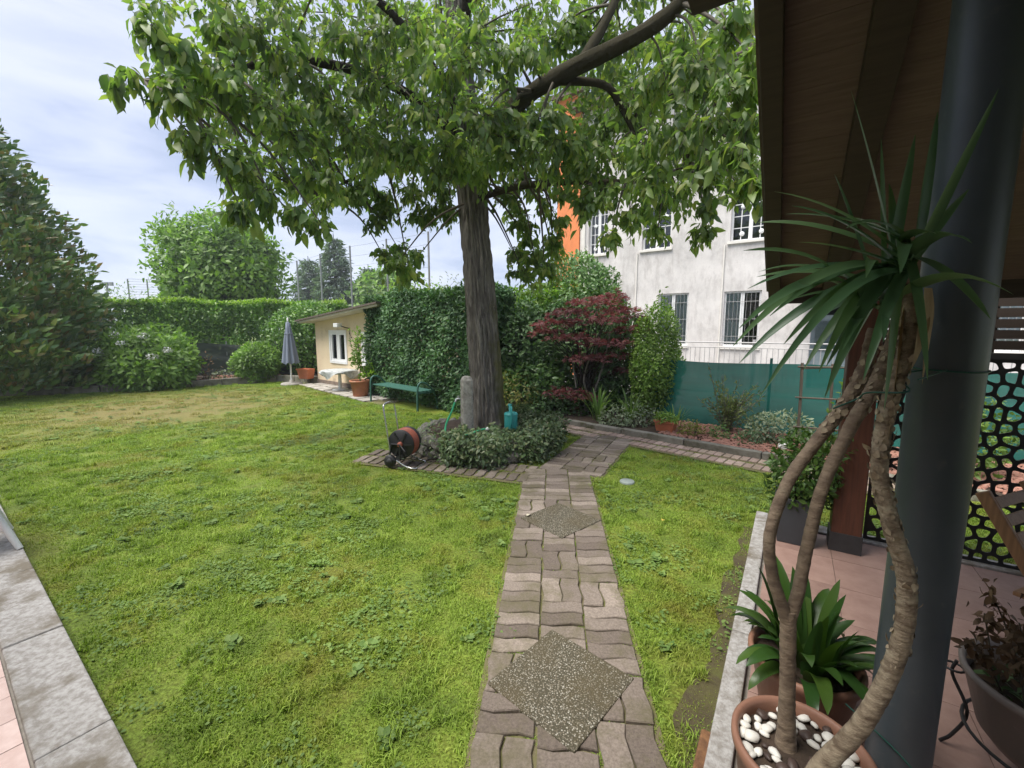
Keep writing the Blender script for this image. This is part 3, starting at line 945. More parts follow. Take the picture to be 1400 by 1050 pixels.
def chips(name, poly, z, n, size, label):
    Q = scatter_poly(poly, n)
    a = rng.uniform(0, 2 * math.pi, len(Q)); t = rng.normal(size=len(Q)) * 0.3
    D = np.stack([np.cos(a), np.sin(a), t], 1)
    N = nrm(np.stack([rng.normal(size=len(Q)) * .5, rng.normal(size=len(Q)) * .5, np.ones(len(Q))], 1))
    S = size * rng.uniform(0.5, 1.4, len(Q))
    V = np.array([(-.5, -.28, -.1), (.5, -.22, -.1), (.45, .25, -.1), (-.5, .28, -.1), (-.42, -.2, .1), (.4, -.18, .1), (.38, .2, .1), (-.45, .2, .1)], float)
    F = np.array([(4, 5, 6), (4, 6, 7), (0, 1, 5), (0, 5, 4), (1, 2, 6), (1, 6, 5), (2, 3, 7), (2, 7, 6), (3, 0, 4), (3, 4, 7)])
    P = np.concatenate([Q, np.full((len(Q), 1), z) + rng.random((len(Q), 1)) * 0.02], 1)
    return tag(leaves(name, P, D, N, S, (V, F), 'bark_chip'), label, 'mulch', kind='stuff')
chips('bark_mulch', [(2.25, 6.55), (4.6, 4.35), (8.4, 1.3), (9.0, 2.9), (2.95, 7.5)], 0.062, 9000, 0.055, 'reddish bark chips covering the bed in front of the green net')
chips('bark_litter', [(-9.6, 12.5), (-7.6, 14.0), (-6.3, 13.8), (-6.4, 15), (-10, 15)], 0.105, 1200, 0.07, 'brown bark litter in the bed by the dark net')

# ------------------------------------------------------------------ neighbour building
fac = thing('apartment_building', 'weathered white stuccoed building with barred windows beyond the green net', 'building', (2.6, 15.7, 0), R(-36))
HOLES = [(0.10, 0.80, 4.25, 5.95), (2.01, 2.93, 4.22, 5.95), (4.62, 5.62, 4.20, 5.95), (7.3, 8.3, 4.2, 5.95), (9.9, 10.9, 4.2, 5.95),
         (0.66, 1.60, 1.17, 2.82), (2.62, 3.56, 1.17, 2.80), (4.56, 5.53, 1.17, 2.78), (6.75, 7.85, 0.02, 2.55), (9.6, 10.6, 1.17, 2.78)]
def wall_holes(x0, x1, z0, z1, holes, depth):
    xs = sorted({x0, x1, *[h[0] for h in holes], *[h[1] for h in holes]})
    zs = sorted({z0, z1, *[h[2] for h in holes], *[h[3] for h in holes]})
    mb = MB()
    for a, b in zip(xs[:-1], xs[1:]):
        for c, d in zip(zs[:-1], zs[1:]):
            mx, mz = (a + b) / 2, (c + d) / 2
            if any(h[0] < mx < h[1] and h[2] < mz < h[3] for h in holes):
                continue
            mb.quad((a, 0, c), (b, 0, c), (b, 0, d), (a, 0, d))
    for h in holes:
        a, b, c, d = h
        mb.quad((a, 0, c), (a, depth, c), (a, depth, d), (a, 0, d))
        mb.quad((b, 0, c), (b, 0, d), (b, depth, d), (b, depth, c))
        mb.quad((a, 0, d), (a, depth, d), (b, depth, d), (b, 0, d))
        mb.quad((a, 0, c), (b, 0, c), (b, depth, c), (a, depth, c))
    return mb
wb = wall_holes(-0.12, 14, 0, 9.0, HOLES, 0.28)
wb.quad((-0.12, 0, 0), (-0.12, 0, 9), (-0.12, 8, 9), (-0.12, 8, 0))
wb.quad((14, 0, 0), (14, 8, 0), (14, 8, 9), (14, 0, 9))
wb.quad((-0.12, 8, 0), (-0.12, 8, 9), (14, 8, 9), (14, 8, 0))
wb.build('wall', 'facade_stucco', fac)
rf = MB().box(-0.5, 14.4, -0.5, 8.4, 9.0, 9.2).build('roof', 'roof_edge', fac)
MB().box(-0.20, -0.02, -0.05, 0.0, 0, 8.95).build('pilaster', 'pilaster', fac)
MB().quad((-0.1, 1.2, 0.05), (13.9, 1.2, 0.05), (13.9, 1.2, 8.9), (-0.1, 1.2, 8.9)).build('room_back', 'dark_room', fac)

def window(h, kind, root):
    a, b, c, d = h
    y = 0.14 if kind == 'up' else 0.055
    f = MB()
    fw = 0.055
    f.box(a, a + fw, y, y + .06, c, d).box(b - fw, b, y, y + .06, c, d)
    f.box(a + fw, b - fw, y, y + .06, c, c + fw).box(a + fw, b - fw, y, y + .06, d - fw, d)
    m = (a + b) / 2
    f.box(m - .05, m + .05, y, y + .06, c + fw, d - fw)
    w = f.build('window', 'white_paint', root)
    for x0, x1 in ((a + fw, m - .05), (m + .05, b - fw)):
        MB().box(x0, x1, y + .026, y + .034, c + fw, d - fw).build('pane', 'window_glass', w)
    if kind == 'up':
        mu = MB()
        for x0, x1 in ((a + fw, m - .05), (m + .05, b - fw)):
            mu.box((x0 + x1) / 2 - .011, (x0 + x1) / 2 + .011, y + .012, y + .024, c + fw, d - fw)
            for k in range(1, 5):
                z = c + fw + (d - c - 2 * fw) * k / 5
                mu.box(x0, x1, y + .010, y + .022, z - .011, z + .011)
        mu.build('glazing_bar', 'white_paint', w)
        for x0, x1 in ((a + fw, m - .05), (m + .05, b - fw)):
            for k in (0, 2):
                zc = c + 0.23 + 0.38 * k + random.uniform(-.03, .03)
                xx = (x0 + x1) / 2 + 0.03
                MB().lathe([(0.0, 0.0), (0.068, 0.0), (0.068, 0.006), (0, 0.006)], 14, T=Matrix.Translation((xx, y + .004, zc)) @ Matrix.Rotation(R(90), 4, 'X')).build('paper_disc', 'white_plastic', w)
        MB().box(a - .06, b + .06, -0.06, 0.14, c - .07, c + .003).build('sill', 'pilaster', w)
    else:
        # curtain folds behind the glass
        spans = [(a + fw, m - .03), (m + .03, b - fw)] if kind == 'curtain' else [(a + fw, m - .03)]
        for x0, x1 in spans:
            V, F = [], []
            K = 40
            for i in range(K + 1):
                x = x0 + (x1 - x0) * i / K
                yy = y + .068 + 0.018 * math.sin(i * 1.1) + 0.01 * math.sin(i * 2.7)
                V += [(x, yy, c + .02), (x, yy, d - .03)]
            F = [(2 * i, 2 * i + 2, 2 * i + 3, 2 * i + 1) for i in range(K)]
            MB().add(V, F, True).build('curtain', 'curtain', w)
        gr = MB()
        nb_ = 9
        for i in range(nb_):
            x = a + .03 + (b - a - .06) * i / (nb_ - 1)
            gr.tube([(x, 0.02, c + .005), (x, 0.02, d - .02)], 0.0045, 5)
        for z in (c + .3, (c + d) / 2, d - .3):
            gr.bar((a, .02, z), (b, .02, z), .006, .014)
        gr.build('window_bars', 'bar_metal', w)
        MB().box(a - .05, b + .05, -0.05, 0.14, c - .08, c + .003).build('sill', 'pilaster', w)
for i, h in enumerate(HOLES):
    if i == 8:
        continue
    window(h, 'up' if i < 5 else ('half' if i == 7 else 'curtain'), fac)
# doorway with a small canopy further along
a, b, c, d = HOLES[8]
dr = MB().box(a, b, 0.16, 0.22, 0.02, 2.05).build('door', 'blue_shutter', fac)
MB().box(a + .1, b - .1, 0.13, 0.155, 1.1, 1.9).build('door_pane', 'window_glass', dr)
MB().tube([(b - .12, 0.1, 1.0), (b - .12, 0.1, 1.14)], 0.015, 6).build('door_handle', 'chrome', dr)
MB().box(a - .35, b + .5, -1.0, 0.0, 2.62, 2.72).build('door_canopy', 'white_paint', fac)
for s_, z0, z1 in ((2.0 - .12, 0.6, 4.14), (4.62 - .12, 0.5, 4.12)):
    MB().tube([(s_, -0.02, z0), (s_, -0.02, z1)], 0.022, 6).build('drain_pipe', 'pilaster', fac)

ora = thing('orange_building', 'orange rendered wall rising behind the maple next to the white building', 'building', (2.6, 15.7, 0), R(-36))
MB().box(-1.12, -0.22, -0.1, 7, 0, 9.6).build('wall', 'orange_stucco', ora)
MB().box(-1.3, -0.1, -0.3, 7.2, 9.6, 9.75).build('roof', 'roof_edge', ora)

# railing in front of the building
rl = thing('metal_railing', 'light metal railing with upright bars in front of the white building', 'railing', (4.6, 11.9, 0), R(-36))
for z, r_ in ((1.34, .018), (1.21, .013), (0.28, .013)):
    MB().tube([(-2.2, 0, z), (7.5, 0, z)], r_, 6).build('rail', 'bar_metal', rl)
bm_ = MB().tube([(0, 0, 0.28), (0, 0, 1.21)], 0.008, 5).mesh('bar'); bm_.materials.append(M['bar_metal'])
for i in range(80):
    obj('bar', bm_, None, rl, (-2.1 + 0.12 * i, 0, 0))
pm_ = MB().box(-.03, .03, -.03, .03, 0, 1.42).mesh('post'); pm_.materials.append(M['bar_metal'])
for i in range(6):
    obj('post', pm_, None, rl, (-2.0 + 1.9 * i, 0.05, 0))

# ------------------------------------------------------------------ green shade-net fence
gf = thing('net_fence', 'green woven shade net fence between the bark bed and the courtyard', 'fence', (2.0, 8.26, 0), R(-34.8))
V, F = [], []
K = 120
for i in range(K + 1):
    x = 0.72 + 8.9 * i / K
    for j in range(7):
        z = 0.05 + 1.10 * j / 6
        y = 0.02 * math.sin(x * 2.1) * (j / 6) + 0.012 * math.sin(x * 9 + j) + 0.01 * mnoise.noise(Vector((x * 3, j, 0)))
        V.append((x, y, z + (0.02 * math.sin(x * 2.6) - 0.012 * abs(math.sin(x * 1.57)) if j == 6 else 0)))
for i in range(K):
    for j in range(6):
        F.append((i * 7 + j, (i + 1) * 7 + j, (i + 1) * 7 + j + 1, i * 7 + j + 1))
MB().add(V, F, True).build('net', 'green_net', gf)
pm_ = MB().tube([(0, 0, 0), (0, 0, 1.23)], 0.02, 8).mesh('post'); pm_.materials.append(M['green_post'])
for i in range(6):
    obj('post', pm_, None, gf, (0.80 + 1.75 * i, 0.045, 0))
for z in (0.12, 0.62, 1.12):
    MB().tube([(0.72, 0.03, z), (9.6, 0.03, z)], 0.003, 4).build('wire', 'green_post', gf)

# ------------------------------------------------------------------ garden house (shed)
sh = thing('garden_house', 'small cream plastered garden house with white windows behind the ivy', 'shed', (-6.05, 13.37, 0), R(-40))
SH = [(0.92, 1.76, 0.76, 1.58), (2.66, 3.42, 0.76, 1.54)]
def eave(x): return 1.88 + 0.088 * x
zt = 1.82
wbm = wall_holes(0, 3.75, 0.12, zt, SH, 0.12)
wbm.add([(0, 0, zt), (3.75, 0, zt), (3.75, 0, eave(3.75)), (0, 0, eave(0))], [(0, 1, 2, 3)])
wbm.quad((0, 0, 0.12), (0, 0, eave(0)), (0, 3, eave(0)), (0, 3, 0.12))
wbm.quad((3.75, 0, 0.12), (3.75, 3, 0.12), (3.75, 3, eave(3.75)), (3.75, 0, eave(3.75)))
wbm.quad((0, 3, 0.12), (0, 3, eave(0)), (3.75, 3, eave(3.75)), (3.75, 3, 0.12))
wbm.build('wall', 'shed_plaster', sh)
MB().box(-0.02, 3.77, -0.025, 3.02, 0, 0.14).build('plinth', 'shed_plinth', sh)
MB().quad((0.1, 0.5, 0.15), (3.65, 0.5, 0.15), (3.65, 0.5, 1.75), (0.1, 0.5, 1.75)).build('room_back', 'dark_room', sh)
rs = MB()
V = []
for z in (0.0, 0.05):
    for x, y in ((-0.32, -0.40), (4.0, -0.40), (4.0, 3.3), (-0.32, 3.3)):
        V.append((x, y, eave(x) + 0.005 + z))
rs.add(V, [(3, 2, 1, 0), (4, 5, 6, 7), (0, 1, 5, 4), (1, 2, 6, 5), (2, 3, 7, 6), (3, 0, 4, 7)])
rfo = rs.build('roof', 'soffit_white', sh)
V = []
for z in (0.052, 0.095):
    for x, y in ((-0.36, -0.45), (4.05, -0.45), (4.05, 3.35), (-0.36, 3.35)):
        V.append((x, y, eave(x) + 0.005 + z))
MB().add(V, [(3, 2, 1, 0), (4, 5, 6, 7), (0, 1, 5, 4), (1, 2, 6, 5), (2, 3, 7, 6), (3, 0, 4, 7)]).build('roof_cover', 'roof_edge', rfo)
for h in SH:
    a, b, c, d = h
    f = MB()
    f.box(a - .07, a, -.02, .08, c - .07, d + .07).box(b, b + .07, -.02, .08, c - .07, d + .07)
    f.box(a, b, -.02, .08, d, d + .07).box(a, b, -.03, .08, c - .07, c)
    m_ = (a + b) / 2
    f.box(m_ - .09, m_ + .09, 0.0, .07, c, d).box(a, a + .07, 0.0, .07, c, d).box(b - .07, b, 0, .07, c, d)
    f.box(a + .07, m_ - .09, 0, .07, c, c + .06).box(m_ + .09, b - .07, 0, .07, c, c + .06).box(a + .07, m_ - .09, 0, .07, d - .06, d).box(m_ + .09, b - .07, 0, .07, d - .06, d)
    w = f.build('window', 'white_paint', sh)
    for x0, x1 in ((a + .07, m_ - .09), (m_ + .09, b - .07)):
        MB().box(x0, x1, .03, .038, c + .06, d - .06).build('pane', 'window_glass', w)
        V, F = [], []
        for i in range(21):
            x = x0 + (x1 - x0) * i / 20
            yy = .13 + .015 * math.sin(i * 1.3)
            V += [(x, yy, c), (x, yy, d)]
        MB().add(V, [(2 * i, 2 * i + 2, 2 * i + 3, 2 * i + 1) for i in range(20)], True).build('curtain', 'curtain', w)
wl_ = thing('wall_lamp', 'white floodlight on a bracket under the eaves of the garden house', 'lamp', (-4.50, 12.07, 1.70), R(-40))
MB().tube([(0, 0, 0.0), (0, -0.12, 0.02), (-0.05, -0.22, 0.06)], 0.015, 6).build('bracket', 'black_plastic', wl_)
MB().box(-0.28, -0.06, -0.34, -0.18, 0.03, 0.14).build('lamp_head', 'white_plastic', wl_, bevel=0.015)
MB().tube([(0, -0.005, 0), (0, -0.01, -0.5)], 0.006, 5).build('cable', 'black_plastic', wl_)
lg = thing('string_light', 'dangling string of small bulbs on the garden house wall', 'string light', (-4.50, 12.07, 1.62), R(-40))
pts = smooth_path([(0.02, -0.05, 0.0), (0.3, -0.05, -0.30), (0.7, -0.05, -0.50), (1.2, -0.05, -0.56)], 6)
MB().tube(pts, 0.004, 4).build('cord', 'black_plastic', lg)
bulb = MB().lathe([(0, -.035), (.014, -.03), (.02, -.015), (.012, 0), (0, 0.004)], 8).mesh('bulb'); bulb.materials.append(M['black_plastic'])
for i in range(1, len(pts), 2):
    obj('bulb', bulb, None, lg, tuple(pts[i]))

# patio slabs
pat = tag(MB().quad(*[(x, y, 0.012) for x, y in [(-6.55, 12.95), (-2.95, 9.45), (-2.6, 9.9), (-3.3, 11.0), (-6.0, 13.3), (-6.3, 13.45)]]).build('patio', 'path_sand'), kind='structure')
for i in range(9):
    for j in range(2):
        p = np.array([-6.15, 12.85]) + np.array([.7071, -.7071]) * (0.48 * i + 0.12 * j) + np.array([.7071, .7071]) * (0.40 * j)
        hx = 0.235 * random.uniform(.85, 1.0); hy = 0.19 * random.uniform(.9, 1.0)
        poly = [(-hx, -hy * random.uniform(.85, 1)), (hx * random.uniform(.85, 1), -hy), (hx, hy * random.uniform(.85, 1)), (-hx * random.uniform(.85, 1), hy)]
        o = MB().prism(poly, 0, 0.03).build('slab', 'stone_slab', pat, bevel=0.006, loc=(*p, 0.006))
        o.rotation_euler = (0, 0, R(-45))

# ------------------------------------------------------------------ far net fence posts, mast
ball = thing('ball_fence', 'tall wire ball-stop fence on thin posts behind the garden house', 'fence', (-10.2, 28, 0))
BP = [(-20.0, 37.2), (-16.5, 34.0), (-13.4, 31.0), (-10.2, 28.0), (-7.3, 25.9), (-4.5, 24.0)]
for x, y in BP:
    MB().tube([(x + 10.2, y - 28, 0), (x + 10.2, y - 28, 6.85)], 0.06, 6).build('post', 'far_metal', ball)
for k in range(8):
    z = 2.6 + k * 0.6
    for (x0, y0), (x1, y1) in zip(BP[:-1], BP[1:]):
        MB().tube([(x0 + 10.2, y0 - 28, z), ((x0 + x1) / 2 + 10.2, (y0 + y1) / 2 - 28, z - .04), (x1 + 10.2, y1 - 28, z)], 0.008, 3).build('wire', 'far_metal', ball)
b2 = thing('mesh_fence', 'small wire fence on posts beyond the long hedge at the left', 'fence', (-29, 35, 0))
for k in range(6):
    MB().tube([(-1.5 + k * 0.95, k * .7, 0), (-1.5 + k * .95, k * .7, 5.6 + .05 * k)], 0.05, 6).build('post', 'far_metal', b2)
for k in range(9):
    z = 4.0 + k * .2
    MB().tube([(-1.5, 0, z), (3.25, 3.5, z + .1)], 0.012, 3).build('wire', 'far_metal', b2)
mast = thing('light_mast', 'tiny floodlight mast far beyond the hedge', 'mast', (-46.0, 50, 0))
MB().tube([(0, 0, 0), (0, 0, 6.7)], 0.11, 6).build('pole', 'far_metal', mast)
for k in (-.55, .0, .55):
    MB().box(k - .17, k + .17, -.1, .1, 6.5, 6.9).build('lamp_head', 'far_metal', mast)

# ================================================================== MAIN TREE
TREE = np.array([-0.36, 6.2, 0.0])
tree = thing('garden_tree', 'big leafy tree with furrowed mossy trunk rising from the round stone bed', 'tree', tuple(TREE))

def fbm(x, y, z, seed=0, o=4):
    return mnoise.fractal(Vector((x + seed * 17.3, y, z)), 1.0, 2.0, o)

def trunk_mesh(path_pts, radii, n=120, m=150, ridge=0.055):
    pts = smooth_path(path_pts, m // (len(path_pts) - 1))
    rad = lerp_list(radii, len(pts))
    V, F = [], []
    for i, p in enumerate(pts):
        z = p[2]
        for k in range(n):
            a = 2 * math.pi * k / n
            ca, sa = math.cos(a), math.sin(a)
            r = rad[i] * (1 + 0.06 * math.sin(3 * a + z * 0.6) + 0.03 * math.sin(5 * a - z))
            # long interlocking ridges
            w = mnoise.noise(Vector((ca * 1.4, sa * 1.4, z * 1.3))) * 0.8
            q = mnoise.noise(Vector((ca * 6.5 + w, sa * 6.5 + w, z * 1.6)))
            q2 = mnoise.noise(Vector((ca * 15, sa * 15, z * 5.0)))
            rr = (1 - abs(q) * 2.4)
            r += ridge * (-max(rr, 0) ** 1.2) + ridge * 0.35 * q2
            if z < 0.75:
                r += 0.10 * ((0.75 - z) / 0.5) ** 2 * (0.6 + 0.4 * math.sin(5 * a + 1.0)) * 0.8
            V.append((p[0] + ca * r, p[1] + sa * r, z))
    for i in range(len(pts) - 1):
        for k in range(n):
            F.append((i * n + k, i * n + (k + 1) % n, (i + 1) * n + (k + 1) % n, (i + 1) * n + k))
    return arr_mesh('trunk', np.array(V), np.array(F), True)
tp = [np.array(p) - TREE for p in [(-0.34, 6.2, 0.15), (-0.38, 6.2, 1.0), (-0.45, 6.2, 2.1), (-0.53, 6.2, 3.2), (-0.60, 6.15, 4.2), (-0.70, 6.1, 5.4), (-0.75, 6.0, 7.2)]]
obj('trunk', trunk_mesh(tp, [0.262, 0.238, 0.215, 0.198, 0.195, 0.15, 0.06]), 'tree_bark', tree)

LIMBS = [([(-0.55, 6.15, 3.75), (-0.25, 5.75, 4.08), (0.16, 5.2, 4.27), (0.73, 4.7, 4.35), (1.33, 4.3, 4.45), (1.75, 3.95, 4.75)], [0.17, 0.155, 0.14, 0.125, 0.10, 0.06]),
         ([(0.70, 4.72, 4.36), (0.93, 4.8, 4.75), (1.15, 5.0, 5.3), (1.3, 5.2, 6.0)], [0.085, 0.075, 0.06, 0.03]),
         ([(0.45, 4.92, 4.30), (0.96, 4.9, 4.24), (1.18, 5.0, 4.06), (1.40, 5.1, 3.75)], [0.07, 0.06, 0.05, 0.025]),
         ([(-0.45, 6.1, 3.45), (0.1, 5.85, 3.52), (0.81, 5.6, 3.50), (1.35, 5.35, 3.42), (1.9, 5.0, 3.45)], [0.075, 0.065, 0.06, 0.045, 0.02]),
         ([(-0.62, 6.1, 4.15), (-1.3, 5.4, 4.45), (-2.0, 4.7, 4.35), (-2.6, 4.2, 4.0), (-3.0, 3.8, 3.7)], [0.11, 0.085, 0.065, 0.045, 0.02]),
         ([(-0.62, 6.1, 4.4), (-1.2, 5.2, 5.0), (-1.9, 4.6, 5.2), (-2.5, 4.0, 5.0)], [0.09, 0.07, 0.05, 0.02]),
         ([(-0.60, 6.1, 3.6), (-1.3, 6.2, 3.85), (-2.1, 6.3, 3.8), (-2.7, 6.3, 3.5)], [0.07, 0.055, 0.04, 0.015]),
         ([(-0.66, 6.1, 4.9), (-0.4, 5.2, 5.8), (0.2, 4.4, 6.3), (0.6, 3.7, 6.4)], [0.10, 0.08, 0.05, 0.02]),
         ([(-0.68, 6.05, 5.1), (-1.0, 7.0, 5.9), (-1.4, 8.0, 6.3)], [0.09, 0.06, 0.02])]
limb_pts = []
for P_, r_ in LIMBS:
    q = smooth_path([np.array(p) - TREE for p in P_], 6)
    wob = lambda i, k: 1 + 0.22 * mnoise.noise(Vector((i * 0.35, k * 1.7, 3.0))) + 0.08 * ((k % 2) * 2 - 1) + .12 * mnoise.noise(Vector((i * .9, k * .5, 8.0)))
    MB().tube(q, [x * .6 for x in lerp_list(r_, len(q))], 20, wob=wob).build('branch', 'shaded_bark', tree)
    limb_pts += [(p, r) for p, r in zip(q, lerp_list(r_, len(q)))]
limb_arr = np.array([p for p, r in limb_pts])

CLUSTERS = [(-2.74,3.30,3.46,0.10), (-2.62,3.40,3.86,0.10), (-2.55,3.50,3.79,0.19), (-2.51,3.40,3.39,0.19), (-2.48,3.70,3.76,0.29), (-2.42,3.50,3.13,0.18), (-2.35,3.80,4.08,0.29), (-2.27,3.90,3.64,0.37), (-2.26,3.70,3.02,0.24), (-2.15,4.20,4.21,0.39), (-2.02,4.10,3.44,0.39), (-2.03,3.80,2.82,0.20), (-2.16,3.60,2.63,0.11), (-1.97,4.50,4.07,0.42), (-1.76,4.20,3.07,0.24), (-1.90,3.90,2.67,0.14), (-1.70,4.00,2.63,0.10), (-1.68,4.60,3.65,0.44), (-1.57,4.60,4.52,0.43), (-1.36,4.80,4.16,0.45), (-1.35,5.00,3.71,0.36), (-1.07,4.60,4.58,0.43), (-0.87,4.60,3.85,0.40), (-0.55,4.40,4.15,0.41), (-0.69,4.80,3.59,0.32), (-0.28,4.40,3.70,0.35), (-0.36,4.60,4.58,0.43), (0.00,4.60,4.36,0.32), (-0.07,4.60,3.58,0.31), (0.15,4.60,3.48,0.28), (0.30,4.70,3.83,0.26), (0.43,5.50,5.07,0.47), (0.54,4.80,3.66,0.32), (0.68,5.50,5.22,0.38), (0.48,5.00,3.48,0.24), (-1.47,6.50,3.65,0.29), (-1.98,6.80,3.63,0.24), (-1.12,6.60,3.47,0.24), (-1.58,6.00,2.55,0.24), (-1.31,6.20,2.70,0.10), (0.00,6.80,3.81,0.31), (0.16,6.60,3.24,0.24), (0.32,6.40,2.73,0.19), (0.50,6.80,3.60,0.24), (0.59,6.60,3.03,0.17), (-2.13,6.60,3.75,0.21), (1.04,5.00,3.63,0.38), (0.97,5.00,3.10,0.29), (1.30,5.60,5.13,0.39), (1.34,5.00,4.12,0.35), (1.32,4.60,3.48,0.35), (1.28,4.90,2.92,0.24), (1.45,4.50,3.10,0.31), (1.45,4.40,4.02,0.31), (1.47,4.20,3.48,0.32), (1.68,4.60,4.45,0.30), (1.62,4.00,3.92,0.30), (1.63,3.80,3.37,0.27), (1.63,3.90,3.01,0.23), (1.72,3.70,4.02,0.24), (1.70,3.50,3.49,0.23), (1.71,3.40,3.04,0.20), (1.75,3.50,2.79,0.14), (1.77,3.40,3.64,0.15), (1.78,3.40,3.24,0.15), (1.88,4.40,2.63,0.13), (1.94,4.40,2.86,0.13), (1.50,4.60,2.72,0.14), (1.06,4.80,2.67,0.11), (0.83,5.20,3.55,0.27), (0.80,5.20,3.07,0.15), (1.77,3.30,2.72,0.09), (-3.46,5.50,4.44,0.61), (-2.79,6.00,5.29,0.74), (-2.86,6.00,4.24,0.67), (-1.93,6.20,5.23,0.77), (-2.01,6.30,4.18,0.50), (-0.99,6.40,5.53,0.79), (-1.01,6.40,4.60,0.61), (0.00,6.60,5.84,0.71), (-0.20,6.40,4.79,0.50), (0.21,6.40,3.93,0.37), (1.02,6.40,4.41,0.61), (1.73,6.20,5.41,0.67), (1.91,6.00,4.24,0.67), (2.20,5.40,4.47,0.59), (2.33,5.20,3.59,0.37), (1.19,6.30,4.93,0.59), (-2.27,5.60,3.31,0.27), (-2.90,5.00,3.37,0.32), (-0.49,5.10,3.62,0.29), (-0.39,5.40,3.52,0.19), (-0.66,5.30,3.53,0.20), (-0.14,5.00,3.50,0.27), (-0.84,5.20,3.50,0.18), (-1.12,5.00,3.56,0.29), (-2.63,5.57,4.33,0.40), (-1.61,5.41,4.10,0.39), (0.28,6.41,6.04,0.45), (-3.08,7.08,5.99,0.50), (1.85,5.67,4.54,0.41), (-0.53,5.70,3.88,0.42), (1.32,5.94,4.37,0.43), (-2.59,6.89,6.46,0.49), (1.09,6.32,3.73,0.47), (2.29,6.13,5.76,0.43), (-3.83,6.43,5.64,0.46), (3.41,6.89,5.27,0.50), (0.31,6.74,5.59,0.48), (-0.78,6.99,5.48,0.50), (2.65,6.33,4.61,0.46), (0.87,5.46,5.06,0.39), (-1.34,5.67,5.33,0.40), (-2.66,6.61,4.15,0.49), (-3.21,6.15,4.96,0.44), (2.19,5.44,4.66,0.39), (-1.14,6.53,4.85,0.47), (0.39,5.52,4.17,0.40), (-1.45,6.71,4.33,0.49), (-0.40,7.13,6.68,0.50), (-4.32,5.85,5.67,0.41), (-1.91,6.38,5.35,0.46), (-2.73,7.08,5.55,0.51), (1.30,5.57,5.56,0.39), (1.92,6.90,5.86,0.49), (-0.55,6.84,5.96,0.49), (1.84,6.30,3.83,0.47), (2.45,5.57,5.10,0.40), (-2.81,5.94,5.71,0.42), (-3.20,5.61,3.72,0.41), (2.68,5.99,3.82,0.44), (-4.63,6.51,5.54,0.47), (-4.28,6.36,4.81,0.46), (1.39,6.52,5.20,0.47), (-0.99,6.07,5.39,0.43), (-2.82,5.87,4.01,0.43), (-0.11,7.16,4.66,0.52), (3.26,6.57,4.42,0.48), (-3.54,5.67,5.59,0.40), (3.19,7.07,6.57,0.50), (1.05,6.81,6.43,0.48), (-3.91,6.56,4.63,0.48), (2.36,6.58,4.23,0.48), (3.41,6.33,3.85,0.47), (0.90,7.15,5.43,0.52), (-1.60,5.48,5.53,0.39), (-0.05,5.54,4.42,0.40), (-0.96,7.14,6.54,0.50), (-2.92,6.29,3.62,0.47), (0.83,6.73,4.30,0.49), (2.80,5.39,5.10,0.38), (2.04,5.55,3.36,0.41), (-0.53,5.98,4.49,0.43), (-2.43,6.29,4.52,0.46), (-1.79,5.86,3.85,0.43), (-1.19,5.39,4.67,0.39), (-3.30,6.07,5.96,0.43), (-2.17,6.73,3.76,0.22), (-1.89,6.77,3.49,0.24), (-1.35,6.62,3.31,0.24), (-1.03,6.68,3.70,0.19), (-1.74,6.98,2.88,0.25), (-1.54,6.66,2.51,0.22), (-1.92,6.66,2.78,0.18), (0.06,6.91,3.52,0.22), (0.25,6.89,3.03,0.18), (0.47,6.36,2.54,0.23), (0.02,6.78,2.85,0.19), (0.66,6.53,3.27,0.18), (0.39,6.98,3.92,0.21), (-0.10,6.39,3.54,0.23), (-0.90,6.74,3.43,0.25), (-1.13,6.39,3.69,0.17), (0.62,6.83,2.86,0.24), (-2.02,6.60,3.29,0.21), (0.17,6.69,2.54,0.25), (0.75,6.65,3.69,0.17), (-2.22,6.26,3.58,0.23)]
# crown above and behind what is seen from the porch
cnt = 0
while cnt < 46:
    u = rng.normal(size=3); u /= np.linalg.norm(u)
    p = np.array([-0.35, 5.8, 5.9]) + u * np.array([3.6, 3.2, 2.3]) * rng.uniform(0.45, 1) ** 0.5
    if p[2] < 5.4 or p[1] < 2.6:
        continue
    if (p[2] - 1.7) / max(p[1], .1) < 0.98 and p[1] < 6.5:
        continue
    CLUSTERS.append((*p, 0.34)); cnt += 1

